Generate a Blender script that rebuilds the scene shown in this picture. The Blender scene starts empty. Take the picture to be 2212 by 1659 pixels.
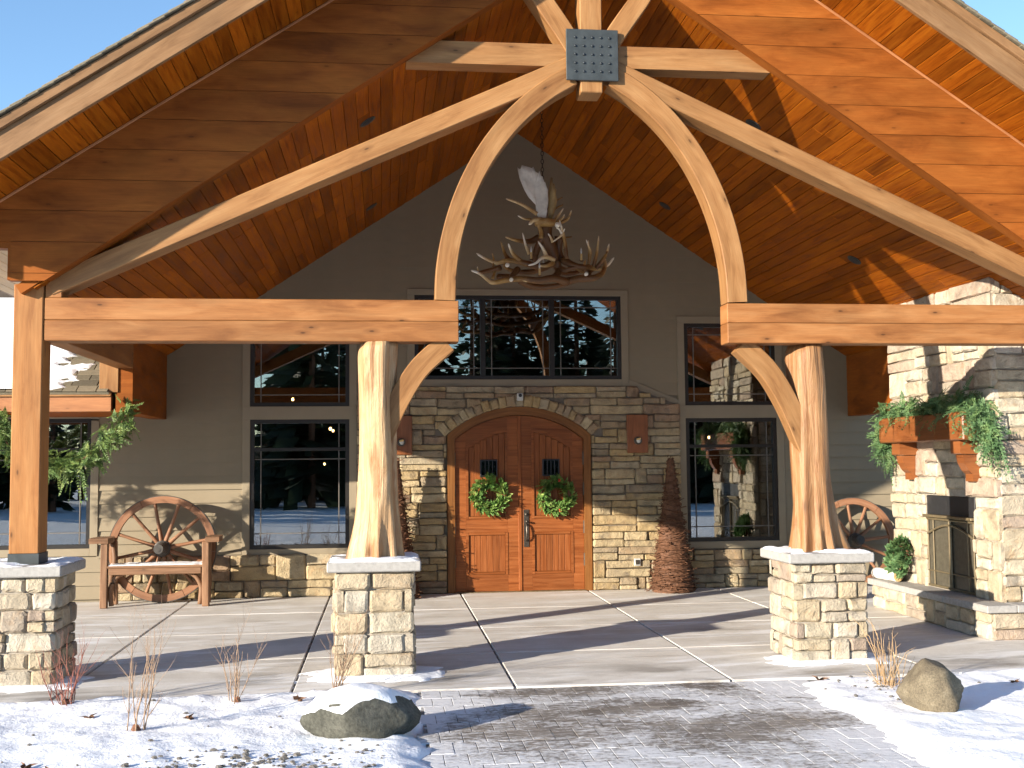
import bpy, bmesh, math, random
from mathutils import Vector, Matrix, noise
R_ = random.Random(7)
sc = bpy.context.scene
COL = sc.collection
rad = math.radians

# ------------------------------------------------------------------ camera
EYE = Vector((0, 0, 1.75))
FPX = 2450.0
yaw, pit, rol = math.atan(278/FPX), math.atan(169/FPX), 0.0095
F0 = Vector((math.sin(yaw), math.cos(yaw), 0)); R0 = Vector((math.cos(yaw), -math.sin(yaw), 0)); Z = Vector((0, 0, 1))
FW = F0*math.cos(pit)+Z*math.sin(pit); U0 = Z*math.cos(pit)-F0*math.sin(pit)
RT = R0*math.cos(rol)-U0*math.sin(rol); UP = U0*math.cos(rol)+R0*math.sin(rol)
cd = bpy.data.cameras.new('camera'); cam = bpy.data.objects.new('camera', cd); COL.objects.link(cam)
cd.sensor_width = 36; cd.lens = 36*FPX/2212; cd.clip_start = 0.1; cd.clip_end = 2000
cam.matrix_world = Matrix(((RT.x, UP.x, -FW.x, EYE.x), (RT.y, UP.y, -FW.y, EYE.y), (RT.z, UP.z, -FW.z, EYE.z), (0, 0, 0, 1)))
sc.camera = cam
# ------------------------------------------------------------------ sky, sun, exposure
SUN_EL = rad(13.65); SDX, SDY = 0.825, 0.565          # the light travels to +x, +y
w = bpy.data.worlds.new('World'); sc.world = w; w.use_nodes = True
nt = w.node_tree; bg = nt.nodes['Background']; st = nt.nodes.new('ShaderNodeTexSky')
st.sky_type = 'NISHITA'; st.sun_disc = False; st.sun_elevation = SUN_EL
st.sun_rotation = math.atan2(-SDX, -SDY); st.air_density = 1.0; st.dust_density = 0.0; st.ozone_density = 3.0
nt.links.new(st.outputs[0], bg.inputs[0]); bg.inputs[1].default_value = 0.13
sl = bpy.data.lights.new('sun', 'SUN'); sl.energy = 5.0; sl.angle = rad(0.55); sl.color = (1.0, 0.90, 0.75)
so = bpy.data.objects.new('sun', sl); COL.objects.link(so)
sd = Vector((SDX*math.cos(SUN_EL), SDY*math.cos(SUN_EL), -math.sin(SUN_EL)))
so.rotation_euler = sd.to_track_quat('-Z', 'Y').to_euler(); so.location = (-20, -14, 12)
sc.view_settings.view_transform = 'Standard'; sc.view_settings.look = 'None'; sc.view_settings.gamma = 1
sc.view_settings.exposure = 1.25; sc.view_settings.use_curve_mapping = False
sc.cycles.max_bounces = 6; sc.cycles.diffuse_bounces = 3; sc.cycles.glossy_bounces = 3; sc.cycles.transmission_bounces = 2
sc.cycles.transparent_max_bounces = 12; sc.cycles.use_adaptive_sampling = True; sc.cycles.adaptive_threshold = 0.02

# ------------------------------------------------------------------ material helpers
class NT:
    def __init__(s, name):
        s.m = bpy.data.materials.new(name); s.m.use_nodes = True; s.t = s.m.node_tree
        s.b = s.t.nodes['Principled BSDF']
    def n(s, typ, ins=None, **props):
        nd = s.t.nodes.new('ShaderNode'+typ)
        for k, v in props.items(): setattr(nd, k, v)
        for k, v in (ins or {}).items():
            sk = nd.inputs[k]
            if isinstance(v, bpy.types.NodeSocket): s.t.links.new(v, sk)
            elif v is not None: sk.default_value = v
        return nd
    def noise(s, vec, scale, detail=4, rough=.55, dist=0, w=None):
        if w is not None:
            cv = s.n('CombineXYZ', {'X': w, 'Y': s.math('MULTIPLY', w, 1.7) if isinstance(w, bpy.types.NodeSocket) else w*1.7, 'Z': w}).outputs[0]
            vec = s.n('VectorMath', {0: vec, 1: cv}, operation='ADD').outputs[0]
        nd = s.n('TexNoise', {'Vector': vec, 'Scale': scale, 'Detail': detail, 'Roughness': rough, 'Distortion': dist}, noise_dimensions='3D')
        return nd.outputs['Fac']
    def knot(s, uv, sx, sy, w):
        cv = s.n('CombineXYZ', {'X': w, 'Y': s.math('MULTIPLY', w, 2.3)}).outputs[0]
        v = s.n('VectorMath', {0: s.mapping(uv, (sx, sy, 1)), 1: cv}, operation='ADD').outputs[0]
        vo = s.n('TexVoronoi', {'Vector': v, 'Scale': 1.0, 'Randomness': 1.0}, voronoi_dimensions='2D')
        gate = s.ramp(s.n('SeparateColor', {'Color': vo.outputs['Color']}).outputs[0], [(.66, 1.0), (.68, 0.0)])
        return s.math('ADD', vo.outputs['Distance'], gate)
    def ramp(s, fac, stops, interp='LINEAR'):
        nd = s.n('ValToRGB', {'Fac': fac}); cr = nd.color_ramp; cr.interpolation = interp
        while len(cr.elements) < len(stops): cr.elements.new(.5)
        for e, (p, c) in zip(cr.elements, stops):
            e.position = p; e.color = (c[0], c[1], c[2], 1) if not isinstance(c, (int, float)) else (c, c, c, 1)
        return nd.outputs[0]
    def mix(s, fac, a, b, blend='MIX'):
        nd = s.n('Mix', data_type='RGBA', blend_type=blend)
        for i, v in ((0, fac), (6, a), (7, b)):
            if isinstance(v, bpy.types.NodeSocket): s.t.links.new(v, nd.inputs[i])
            else: nd.inputs[i].default_value = v if i == 0 else ((v[0], v[1], v[2], 1) if not isinstance(v, (int, float)) else (v, v, v, 1))
        return nd.outputs[2]
    def math(s, op, a, b=None, clamp=False):
        nd = s.n('Math', operation=op, use_clamp=clamp)
        for i, v in enumerate((a, b)):
            if v is None: continue
            if isinstance(v, bpy.types.NodeSocket): s.t.links.new(v, nd.inputs[i])
            else: nd.inputs[i].default_value = v
        return nd.outputs[0]
    def mapping(s, vec, scale=(1, 1, 1), rot=(0, 0, 0), loc=(0, 0, 0)):
        return s.n('Mapping', {'Vector': vec, 'Scale': scale, 'Rotation': rot, 'Location': loc}).outputs[0]
    def rnd(s): return s.n('ObjectInfo').outputs['Random']
    def pos(s): return s.n('NewGeometry').outputs['Position']
    def obj(s): return s.n('TexCoord').outputs['Object']
    def uv(s): return s.n('TexCoord').outputs['UV']
    def bump(s, h, strength=.3, dist=.01):
        s.t.links.new(s.n('Bump', {'Height': h, 'Strength': strength, 'Distance': dist}).outputs[0], s.b.inputs['Normal'])
    def out(s, col=None, rough=None, spec=None):
        for k, v in (('Base Color', col), ('Roughness', rough), ('Specular IOR Level', spec)):
            if v is None: continue
            if isinstance(v, bpy.types.NodeSocket): s.t.links.new(v, s.b.inputs[k])
            else: s.b.inputs[k].default_value = v if not isinstance(v, tuple) else (v[0], v[1], v[2], 1)
        return s.m

def wood(name, dark, mid, light, rough=.55, var=.25, knots=.6, grain=14, spec=.35, blotch=.0):
    q = NT(name); uv = q.uv(); r = q.rnd(); w10 = q.math('MULTIPLY', r, 37.0)
    gv = q.mapping(uv, (1.1, grain, 1)); g = q.noise(gv, 1.6, 6, .6, .6, w10)
    fine = q.noise(q.mapping(uv, (5, 120, 1)), 1.0, 3, .6, 0, w10)
    c = q.ramp(g, [(.28, dark), (.48, mid), (.72, light)])
    c = q.mix(.35, c, q.ramp(fine, [(.3, .45), (.7, 1.0)]), 'MULTIPLY')
    bl = q.noise(q.mapping(uv, (1.0, 2.5, 1)), 1.3, 3, .5, .3, w10)
    c = q.mix(.35+blotch, c, q.ramp(bl, [(.3, .55), (.55, 1.0), (.75, 1.12)]), 'MULTIPLY')
    if knots:
        v = q.knot(uv, 2.0, 5.5, w10)
        c = q.mix(q.ramp(v, [(.0, knots*.8), (.11, knots*.35), (.17, 0.0)]), c, tuple(x*.55 for x in dark))
        c = q.mix(q.ramp(v, [(.025, knots), (.055, 0.0)]), c, tuple(x*.3 for x in dark))
    vv = q.ramp(r, [(0, 1-var), (.5, 1.0), (1, 1+var*.6)])
    c = q.mix(1.0, c, vv, 'MULTIPLY')
    q.bump(q.math('ADD', q.math('MULTIPLY', fine, .5), g), .25, .006)
    return q.out(c, q.ramp(g, [(.3, rough-.08), (.7, rough+.1)]), spec)

M = {}
M['timber'] = wood('timber_stain', (0.215, 0.094, 0.0320), (0.305, 0.148, 0.0541), (0.370, 0.197, 0.0795), var=.10, knots=.75, grain=7, spec=.25)
M['timber_post'] = wood('timber_post_stain', (0.250, 0.095, 0.0263), (0.330, 0.141, 0.0433), (0.400, 0.190, 0.0663), var=.06, knots=.7, grain=8, spec=.25)
M['beam'] = wood('beam_stain', (0.205, 0.076, 0.0230), (0.295, 0.120, 0.0377), (0.370, 0.171, 0.0623), var=.12, knots=.8, grain=6, spec=.25, blotch=.2)
M['ceiling'] = wood('ceiling_board_stain', (.165, .033, .0015), (.30, .074, .004), (.39, .115, .007), rough=.5, var=.32, knots=.3, grain=16, spec=.10)
M['frieze'] = wood('frieze_board_stain', (0.158, 0.0424, 0.0071), (0.249, 0.0712, 0.0122), (0.317, 0.1012, 0.0184), rough=.55, var=.12, knots=.4, grain=4, spec=.10, blotch=.25)
M['fascia'] = wood('fascia_stain', (0.160, 0.081, 0.0340), (0.235, 0.125, 0.0561), (0.290, 0.166, 0.0808), var=.1, knots=.6, grain=6, spec=.2, blotch=.15)
M['wingfascia'] = wood('wing_fascia_stain', (.26, .095, .035), (.38, .155, .06), (.46, .2, .08), var=.08, knots=.3, grain=6)
M['door'] = wood('door_oak', (0.147, 0.038, 0.0090), (0.239, 0.072, 0.0189), (0.313, 0.107, 0.0324), rough=.42, var=.14, knots=0, grain=22, spec=.25)
M['doorframe'] = wood('door_frame_oak', (.14, .050, .012), (.22, .086, .022), (.30, .13, .038), rough=.45, var=.1, knots=0, grain=22, spec=.25)
M['mantel'] = wood('mantel_stain', (.14, .040, .012), (.23, .075, .022), (.31, .11, .035), rough=.32, var=.08, knots=.2, grain=8, spec=.5)
M['bench'] = wood('bench_wood', (.15, .075, .038), (.25, .13, .068), (.34, .19, .105), rough=.6, var=.2, knots=.5, grain=12)
M['wheel'] = wood('wheel_wood', (.16, .068, .034), (.26, .12, .06), (.35, .18, .10), rough=.6, var=.18, knots=.1, grain=12)
M['snowlit_soffit'] = wood('snowlit_soffit', (.44, .30, .15), (.56, .41, .22), (.64, .50, .29), var=.08, knots=.3, grain=10)  # lightened: snow bounce under the eave is put into the boards' colour

def peeled_log(nm, c0, c1, c2, cs, lo):
    q = NT(nm); uv = q.uv(); r = q.math('MULTIPLY', q.rnd(), 20.0)
    g = q.noise(q.mapping(uv, (1.2, 9, 1)), 1.5, 6, .6, 1.2, r)
    s = q.noise(q.mapping(uv, (.5, 3.2, 1)), 1.6, 4, .6, .8, r)
    c = q.ramp(g, [(.3, c0), (.5, c1), (.7, c2)])
    c = q.mix(q.ramp(s, [(lo, 0.0), (lo+.10, .85)]), c, cs)
    v = q.knot(uv, 2.2, 5, r)
    c = q.mix(q.ramp(v, [(.04, .85), (.12, .3), (.2, 0.0)]), c, (.13, .058, .022))
    ck = q.noise(q.mapping(uv, (.7, 26, 1)), 1.2, 3, .6, .5, r)
    c = q.mix(q.ramp(ck, [(.30, .75), (.355, 0.0)]), c, (.14, .065, .028))
    dirt = q.noise(uv, 9, 5, .7, .3, r); c = q.mix(q.ramp(dirt, [(.56, 0.0), (.74, .35)]), c, (.20, .11, .055))
    q.bump(q.math('ADD', q.math('ADD', g, ck), q.math('MULTIPLY', dirt, .5)), .6, .025)
    return q.out(c, .5, .35)
M['log'] = peeled_log('peeled_cedar_pale', (.35, .195, .090), (.44, .275, .140), (.51, .35, .205), (.27, .113, .038), .51)
M['log2'] = peeled_log('peeled_cedar_orange', (.22, .100, .038), (.285, .148, .062), (.35, .20, .098), (.175, .068, .021), .50)

def stone_mat(name, cols, moss=.5):
    q = NT(name); o = q.obj(); r = q.rnd(); wv = q.math('MULTIPLY', r, 91.0)
    n = len(cols); base = q.ramp(r, [((i+.5)/n, c) for i, c in enumerate(cols)], 'CONSTANT')
    m = q.noise(o, 6, 5, .6, .4, wv)
    c = q.mix(1.0, base, q.ramp(m, [(.3, .62), (.5, 1.0), (.72, 1.18)]), 'MULTIPLY')
    blot = q.noise(o, 4.2, 4, .55, .8, wv)
    c = q.mix(q.ramp(blot, [(.53, 0.0), (.68, moss)]), c, (.125, .105, .095))
    warm = q.noise(o, 8, 4, .6, .2, q.math('ADD', wv, 9.0))
    c = q.mix(q.ramp(warm, [(.55, 0.0), (.72, .45)]), c, (.36, .21, .10))
    f = q.noise(o, 55, 5, .7, 0, wv)
    c = q.mix(.5, c, q.ramp(f, [(.3, .68), (.7, 1.15)]), 'MULTIPLY')
    h = q.math('ADD', q.math('MULTIPLY', m, 1.6), q.math('MULTIPLY', f, .5))
    q.bump(h, .9, .03)
    return q.out(c, .85, .2)
STC = [(.36, .28, .175), (.38, .315, .22), (.34, .285, .205), (.41, .34, .24), (.30, .235, .17), (.27, .225, .175), (.37, .285, .17), (.28, .205, .155), (.35, .305, .24), (.42, .36, .265)]
STP = [(.44, .365, .255), (.46, .395, .29), (.41, .345, .255), (.48, .42, .32), (.35, .29, .225), (.44, .355, .24), (.36, .28, .215), (.45, .39, .305), (.47, .42, .34), (.42, .335, .23)]
STC = [(a*1.06, b*1.0, c*.86) for a, b, c in STC]
M['stone'] = stone_mat('ledge_stone', STC, .5)
M['stonep'] = stone_mat('pier_stone', STP, .3)
M['stonec'] = stone_mat('chimney_stone', [tuple(min(.60, x*1.10) for x in c) for c in STP], .2)

def simple(name, col, rough=.6, bump=None, spec=.4, metal=0, nscale=20, amt=.25):
    q = NT(name); o = q.obj(); n = q.noise(o, nscale, 4, .6)
    c = q.mix(1.0, col, q.ramp(n, [(.3, 1-amt), (.7, 1+amt*.6)]), 'MULTIPLY')
    if bump: q.bump(n, bump, .01)
    q.b.inputs['Metallic'].default_value = metal
    return q.out(c, rough, spec)
M['mortar'] = simple('mortar', (.17, .14, .11), .95, .4)
M['mortar_light'] = simple('mortar_light', (.34, .30, .25), .95, .4)
M['siding'] = simple('siding_paint', (.245, .20, .135), .6, .05, .3, nscale=3, amt=.06)
M['trim'] = simple('trim_paint', (.255, .21, .145), .55, .05, .3, nscale=3, amt=.06)
M['frame'] = simple('dark_window_frame', (.018, .015, .013), .45, None, .4)
M['muntin'] = simple('muntin_bar', (.13, .115, .10), .5)
M['steel'] = simple('blackened_steel', (.05, .058, .060), .5, .15, .5, .3, 9, .3)
M['bolt'] = simple('bolt_steel', (.035, .042, .05), .45, None, .5, .5)
M['blackmetal'] = simple('black_metal', (.02, .02, .022), .45, None, .5)
M['brass'] = simple('bronze_screen_metal', (.20, .155, .09), .45, None, .5, .4)
M['firebox'] = simple('firebox_soot', (.035, .03, .028), .9)
M['handle'] = simple('pewter_handle', (.10, .085, .07), .35, None, .5, .7)
M['capstone'] = simple('cap_stone', (.34, .325, .305), .85, .35, .2, nscale=26, amt=.2)
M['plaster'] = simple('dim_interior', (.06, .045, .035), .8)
M['chain'] = simple('iron_chain', (.03, .022, .018), .6, None, .4, .5)
M['plastic'] = simple('pale_plastic', (.55, .55, .52), .5)
M['iron'] = simple('cast_iron_hub', (.07, .062, .055), .55, .2, .4, .3)
M['twig'] = simple('brown_twig', (.17, .075, .04), .8, .2)
M['vine'] = simple('vine_wood', (.13, .060, .032), .75, .3, .3, nscale=30, amt=.5)
M['shrubred'] = simple('red_twig', (.24, .085, .06), .7)
M['shrubtan'] = simple('tan_twig', (.30, .20, .13), .75)
M['grassdry'] = simple('dry_grass_blade', (.42, .28, .15), .8)
M['candle'] = simple('candle_sleeve', (.62, .42, .17), .6)
M['berry'] = simple('red_berry', (.55, .06, .03), .35)
M['leafdead'] = simple('dead_leaf', (.16, .075, .035), .8)
M['pebble'] = simple('grey_pebble', (.16, .145, .13), .9, .3, nscale=40, amt=.4)
M['towel'] = simple('interior_fabric', (.45, .40, .33), .9)

def snow_mat():
    q = NT('snow'); p = q.pos(); n1 = q.noise(p, 7, 6, .65); n2 = q.noise(p, 42, 4, .7)
    q.bump(q.math('ADD', q.math('MULTIPLY', n1, 1.2), q.math('MULTIPLY', n2, .25)), .45, .035)
    c = q.ramp(n1, [(.3, (.84, .86, .90)), (.7, (.90, .91, .93))])
    return q.out(c, .8, .25)
M['snow'] = snow_mat()

def dust_mask(q, p, lo, hi, sx, sy, seed):
    a = q.noise(q.mapping(p, (sx, sy, 1)), 1.0, 7, .66, .5, seed)
    return q.ramp(a, [(lo, 0.0), (hi, 1.0)])
def sepy(q, p): return q.n('SeparateXYZ', {'Vector': p}).outputs['Y']
def sepx(q, p): return q.n('SeparateXYZ', {'Vector': p}).outputs['X']
def concrete_mat():
    q = NT('concrete_slab'); p = q.pos(); r = q.rnd()
    n = q.noise(p, 2.2, 5, .6); f = q.noise(p, 60, 4, .7)
    c = q.ramp(n, [(.3, (.54, .50, .45)), (.55, (.63, .595, .545)), (.75, (.70, .67, .625))])
    c = q.mix(.4, c, q.ramp(f, [(.3, .75), (.7, 1.15)]), 'MULTIPLY')
    st = q.noise(q.mapping(p, (.55, 5.0, 1), rot=(0, 0, rad(-12))), 1.0, 6, .65, .5, 3.0)      # damp, swept streaks
    c = q.mix(q.ramp(st, [(.30, .45), (.44, 0.0)]), c, (.22, .185, .15))
    wet = q.noise(q.mapping(p, (.9, 1.8, 1)), 1.0, 5, .6, .4, 6.0); front = q.n('MapRange', {'Value': sepy(q, p), 'From Min': 10.9, 'From Max': 9.2}).outputs[0]
    c = q.mix(q.math('MULTIPLY', q.ramp(wet, [(.48, 0.0), (.66, .75)]), front), c, (.17, .145, .12))
    sp = q.n('SeparateXYZ', {'Vector': p})
    dm = dust_mask(q, q.mapping(p, rot=(0, 0, rad(-9))), .50, .66, .7, 3.4, 1.0)
    sh = q.noise(p, .55, 3, .5, .2, 5.0)                                                       # where the broom missed
    dm2 = q.math('MULTIPLY', dm, q.ramp(sh, [(.36, .3), (.55, 1.0)]))
    fine = dust_mask(q, p, .60, .72, 7, 12, 2.0)
    tot = q.math('MAXIMUM', q.math('MULTIPLY', dm2, .85), q.math('MULTIPLY', fine, .55))
    c = q.mix(tot, c, (.86, .86, .87))
    q.bump(q.math('ADD', q.math('MULTIPLY', f, .35), q.math('MULTIPLY', tot, .5)), .4, .012)
    return q.out(c, q.ramp(st, [(.36, .42), (.52, .8)]), .35)
M['concrete'] = concrete_mat()
def paver_mat():
    q = NT('slate_paver'); p = q.pos(); wv = q.math('MULTIPLY', q.rnd(), 40.0)
    rip = q.noise(q.mapping(p, (6, 22, 1)), 1.0, 5, .62, 1.6)
    big = q.noise(q.mapping(p, (.8, 1.2, 1)), 1.0, 4, .6, .5, 3.3)
    c = q.ramp(rip, [(.3, (.15, .13, .112)), (.55, (.24, .215, .19)), (.75, (.32, .295, .265))])
    c = q.mix(1.0, c, q.ramp(q.rnd(), [(0, .82), (1, 1.15)]), 'MULTIPLY')
    a = q.noise(q.mapping(p, (.7, 1.3, 1)), 1.0, 5, .6, .6, 8.2)
    edge = q.math('MAXIMUM', q.n('MapRange', {'Value': sepx(q, p), 'From Min': .95, 'From Max': .25}).outputs[0], q.n('MapRange', {'Value': sepx(q, p), 'From Min': 2.5, 'From Max': 3.3}).outputs[0])
    near = q.n('MapRange', {'Value': sepy(q, p), 'From Min': 7.6, 'From Max': 5.9}).outputs[0]
    cover = q.math('ADD', q.ramp(a, [(.36, .12), (.62, .85)]), q.math('ADD', q.math('MULTIPLY', edge, .42), q.math('MULTIPLY', near, .10)), True)
    fz = q.math('ADD', q.math('MULTIPLY', rip, .5), q.math('MULTIPLY', q.noise(p, 24, 6, .75), .5))
    dm = q.ramp(q.math('ADD', fz, q.math('MULTIPLY', q.math('SUBTRACT', cover, .5), .34)), [(.44, 0.0), (.60, 1.0)])
    c = q.mix(q.ramp(big, [(.36, .5), (.48, 0.0)]), c, (.08, .062, .048))
    c = q.mix(q.math('MULTIPLY', dm, .74), c, (.80, .81, .84))
    q.bump(q.math('ADD', rip, q.math('MULTIPLY', dm, .25)), .6, .022)
    return q.out(c, .65, .35)
M['paver'] = paver_mat()
def joint_mat():
    q = NT('snowy_joint'); p = q.pos(); n = q.noise(p, 9, 4, .6)
    return q.out(q.ramp(n, [(.40, (.10, .085, .07)), (.56, (.36, .35, .34)), (.70, (.75, .75, .77))]), .9, .2)
M['joint'] = joint_mat()
def foliage_mat(name, a, b, c3):
    q = NT(name); o = q.obj(); n = q.noise(o, 11, 3, .6); n2 = q.noise(o, 60, 2, .6)
    c = q.ramp(n, [(.3, a), (.5, b), (.68, c3)]); c = q.mix(.7, c, q.ramp(n2, [(.28, .45), (.5, 1.0), (.72, 1.5)]), 'MULTIPLY')
    m = q.out(c, .55, .35)
    tr = q.n('BsdfTranslucent', {'Color': c}); mx = q.n('MixShader', {'Fac': .22, 1: q.b.outputs[0], 2: tr.outputs[0]})
    q.t.links.new(mx.outputs[0], q.t.nodes['Material Output'].inputs[0])
    return m
M['cedar'] = foliage_mat('cedar_green', (.05, .10, .03), (.11, .18, .045), (.22, .27, .075))
M['spruce'] = foliage_mat('spruce_green', (.05, .11, .045), (.10, .19, .075), (.18, .27, .10))
M['wreath'] = foliage_mat('wreath_green', (.06, .14, .035), (.14, .26, .06), (.36, .44, .13))
M['pine'] = foliage_mat('woodland_green', (.012, .022, .012), (.022, .036, .018), (.035, .05, .024))
def antler_mat():
    q = NT('antler'); t = q.n('Attribute', attribute_name='tip').outputs['Fac']; o = q.obj(); n = q.noise(o, 12, 4, .6)
    c = q.ramp(q.math('ADD', t, q.math('MULTIPLY', q.math('SUBTRACT', n, .5), .5)), [(.2, (.13, .058, .02)), (.45, (.36, .205, .06)), (.72, (.66, .49, .25)), (.95, (.86, .80, .66))])
    q.bump(n, .4, .01); return q.out(c, .42, .4)
M['antler'] = antler_mat()
M['paddle'] = simple('moose_paddle', (.72, .69, .60), .5, .25, .3, nscale=8, amt=.25)
M['paddle_dark'] = simple('moose_paddle_brown', (.42, .31, .14), .5, .25, .3, nscale=8, amt=.35)
def birch():
    q = NT('birch_bark'); o = q.obj(); n = q.noise(q.mapping(o, (4, 30, 4)), 1.2, 4, .6)
    return q.out(q.ramp(n, [(.36, (.08, .06, .05)), (.43, (.72, .68, .62)), (.8, (.82, .79, .74))]), .7, .2)
M['birch'] = birch()
M['birchend'] = simple('birch_end_grain', (.58, .40, .18), .8)
def boulder_mat(name, a, b, c3, sc_):
    q = NT(name); o = q.obj(); n = q.noise(o, 5, 6, .65, .3); f = q.noise(o, sc_, 4, .7)
    c = q.ramp(n, [(.3, a), (.55, b), (.75, c3)]); c = q.mix(.7, c, q.ramp(f, [(.35, .5), (.65, 1.35)]), 'MULTIPLY')
    q.bump(q.math('ADD', n, q.math('MULTIPLY', f, .4)), .6, .02); return q.out(c, .85, .25)
M['boulder_dark'] = boulder_mat('dark_boulder', (.055, .055, .045), (.10, .098, .08), (.15, .14, .115), 40)
M['boulder_tan'] = boulder_mat('granite_boulder', (.11, .088, .06), (.18, .148, .10), (.25, .21, .15), 90)
def shingle_mat():
    q = NT('roof_shingle'); o = q.pos(); n = q.noise(o, 40, 4, .7); r = q.rnd()
    c = q.ramp(r, [(0, (.10, .085, .06)), (.5, (.17, .145, .10)), (1, (.22, .18, .125))])
    c = q.mix(.5, c, q.ramp(n, [(.3, .6), (.7, 1.3)]), 'MULTIPLY'); q.bump(n, .4, .01); return q.out(c, .9, .2)
M['shingle'] = shingle_mat()
def glass():
    q = NT('window_glass'); fr = q.n('Fresnel', {'IOR': 2.4})
    tr = q.n('BsdfTransparent', {'Color': (.80, .84, .83, 1)}); gl = q.n('BsdfGlossy', {'Color': (1, 1, 1, 1), 'Roughness': .0})
    p = q.pos(); bn = q.n('Bump', {'Height': q.noise(p, 1.6, 1, .4), 'Strength': .02, 'Distance': .02})
    q.t.links.new(bn.outputs[0], gl.inputs['Normal'])
    mx = q.n('MixShader', {'Fac': fr.outputs[0], 1: tr.outputs[0], 2: gl.outputs[0]})
    q.t.links.new(mx.outputs[0], q.t.nodes['Material Output'].inputs[0]); return q.m
M['glass'] = glass()
def emit(name, col, s):
    q = NT(name); q.b.inputs['Emission Color'].default_value = (*col, 1); q.b.inputs['Emission Strength'].default_value = s
    return q.out(col, .5)
M['bulb'] = emit('lit_bulb', (1.0, .55, .2), 9)

# ------------------------------------------------------------------ object helpers
WM = {}
def put(o, parent=None, mw=None):
    COL.objects.link(o); mw = mw or Matrix.Identity(4)
    if parent is not None:
        o.parent = parent; o.matrix_parent_inverse = WM[parent.name].inverted()
    o.matrix_basis = mw; WM[o.name] = mw
    return o
def mesh(name, vs, fs, mat, uvs=None, smooth=False, attr=None):
    me = bpy.data.meshes.new(name); me.from_pydata([tuple(v) for v in vs], [], fs)
    if uvs is not None:
        l = me.uv_layers.new(name='UVMap'); fl = []
        for f in fs:
            for i in f: fl += [uvs[i][0], uvs[i][1]]
        l.data.foreach_set('uv', fl)
    if attr is not None:
        a = me.attributes.new('tip', 'FLOAT', 'POINT'); a.data.foreach_set('value', attr)
    if smooth: me.polygons.foreach_set('use_smooth', [True]*len(me.polygons))
    me.materials.append(mat); me.update(); return me
def box_uv(me):
    l = me.uv_layers.get('UVMap') or me.uv_layers.new(name='UVMap')
    for p in me.polygons:
        n = p.normal; ax = max(range(3), key=lambda i: abs(n[i]))
        for li in p.loop_indices:
            c = me.vertices[me.loops[li].vertex_index].co
            l.data[li].uv = ((c.y*.2, c.z) if ax == 0 else (c.x, c.z) if ax == 1 else (c.x, c.y+.37))
def recalc(me):
    bm = bmesh.new(); bm.from_mesh(me); bmesh.ops.recalc_face_normals(bm, faces=bm.faces); bm.to_mesh(me); bm.free()
def O(name, me, parent=None, mw=None): return put(bpy.data.objects.new(name, me), parent, mw)
def tag(o, label, cat, group=None):
    o['label'] = label; o['category'] = cat
    if group: o['group'] = group
    return o
def struct(o): o['kind'] = 'structure'; return o
def thing(name, loc, label, cat, group=None):
    e = bpy.data.objects.new(name, None); e.empty_display_size = .2
    put(e, None, Matrix.Translation(loc)); return tag(e, label, cat, group)
_bc = {}
def box_mesh(dx, dy, dz, c, mat):
    k = (round(dx, 3), round(dy, 3), round(dz, 3), c, mat.name)
    if k in _bc: return _bc[k]
    hx, hy, hz = dx/2, dy/2, dz/2; c = min(c, hx*.45, hy*.45, hz*.45); vs = []; ix = {}
    for sx in (-1, 1):
        for sy in (-1, 1):
            for sz in (-1, 1):
                for a in range(3):
                    v = [sx*(hx-c), sy*(hy-c), sz*(hz-c)]; v[a] = (sx, sy, sz)[a]*(hx, hy, hz)[a]
                    ix[(sx, sy, sz, a)] = len(vs); vs.append(v)
    fs = []
    S = (-1, 1)
    for a in range(3):
        b, d = [i for i in range(3) if i != a]
        for s in S:
            q = []
            for (tb, td) in ((-1, -1), (1, -1), (1, 1), (-1, 1)):
                k2 = [0, 0, 0]; k2[a] = s; k2[b] = tb; k2[d] = td; q.append(ix[(*k2, a)])
            fs.append(q)
        for tb in S:
            for td in S:
                q = []
                k0 = [0, 0, 0]; k0[b] = tb; k0[d] = td
                k0[a] = -1; q += [ix[(*k0, b)], ix[(*k0, d)]]; k0[a] = 1; q += [ix[(*k0, d)], ix[(*k0, b)]]
                fs.append(q)
    for sx in S:
        for sy in S:
            for sz in S: fs.append([ix[(sx, sy, sz, a)] for a in range(3)])
    V = [Vector(v) for v in vs]; out = []
    for f in fs:
        n = (V[f[1]]-V[f[0]]).cross(V[f[2]]-V[f[0]]); ce = sum((V[i] for i in f), Vector())/len(f)
        out.append(f if n.dot(ce) > 0 else f[::-1])
    me = mesh('block', vs, out, mat); box_uv(me); _bc[k] = me; return me
def box(name, lo, hi, mat, parent=None, c=.004, axis='x'):
    """box between two world corners; its grain runs along axis"""
    lo, hi = Vector(lo), Vector(hi); d = hi-lo; ce = (lo+hi)/2
    if axis == 'x': me = box_mesh(d.x, d.y, d.z, c, mat); rm = Matrix.Identity(4)
    elif axis == 'z': me = box_mesh(d.z, d.y, d.x, c, mat); rm = Matrix.Rotation(rad(-90), 4, 'Y')
    else: me = box_mesh(d.y, d.x, d.z, c, mat); rm = Matrix.Rotation(rad(90), 4, 'Z')
    return O(name, me, parent, Matrix.Translation(ce) @ rm)
def frame_mx(p, x, y, z):
    return Matrix(((x.x, y.x, z.x, p.x), (x.y, y.y, z.y, p.y), (x.z, y.z, z.z, p.z), (0, 0, 0, 1)))
def stick(name, p0, p1, wy, wz, mat, parent=None, up=(0, 0, 1), c=.004):
    p0, p1 = Vector(p0), Vector(p1); x = (p1-p0).normalized(); u = Vector(up); y = u.cross(x).normalized(); z = x.cross(y)
    return O(name, box_mesh((p1-p0).length, wy, wz, c, mat), parent, frame_mx((p0+p1)/2, x, y, z))
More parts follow.
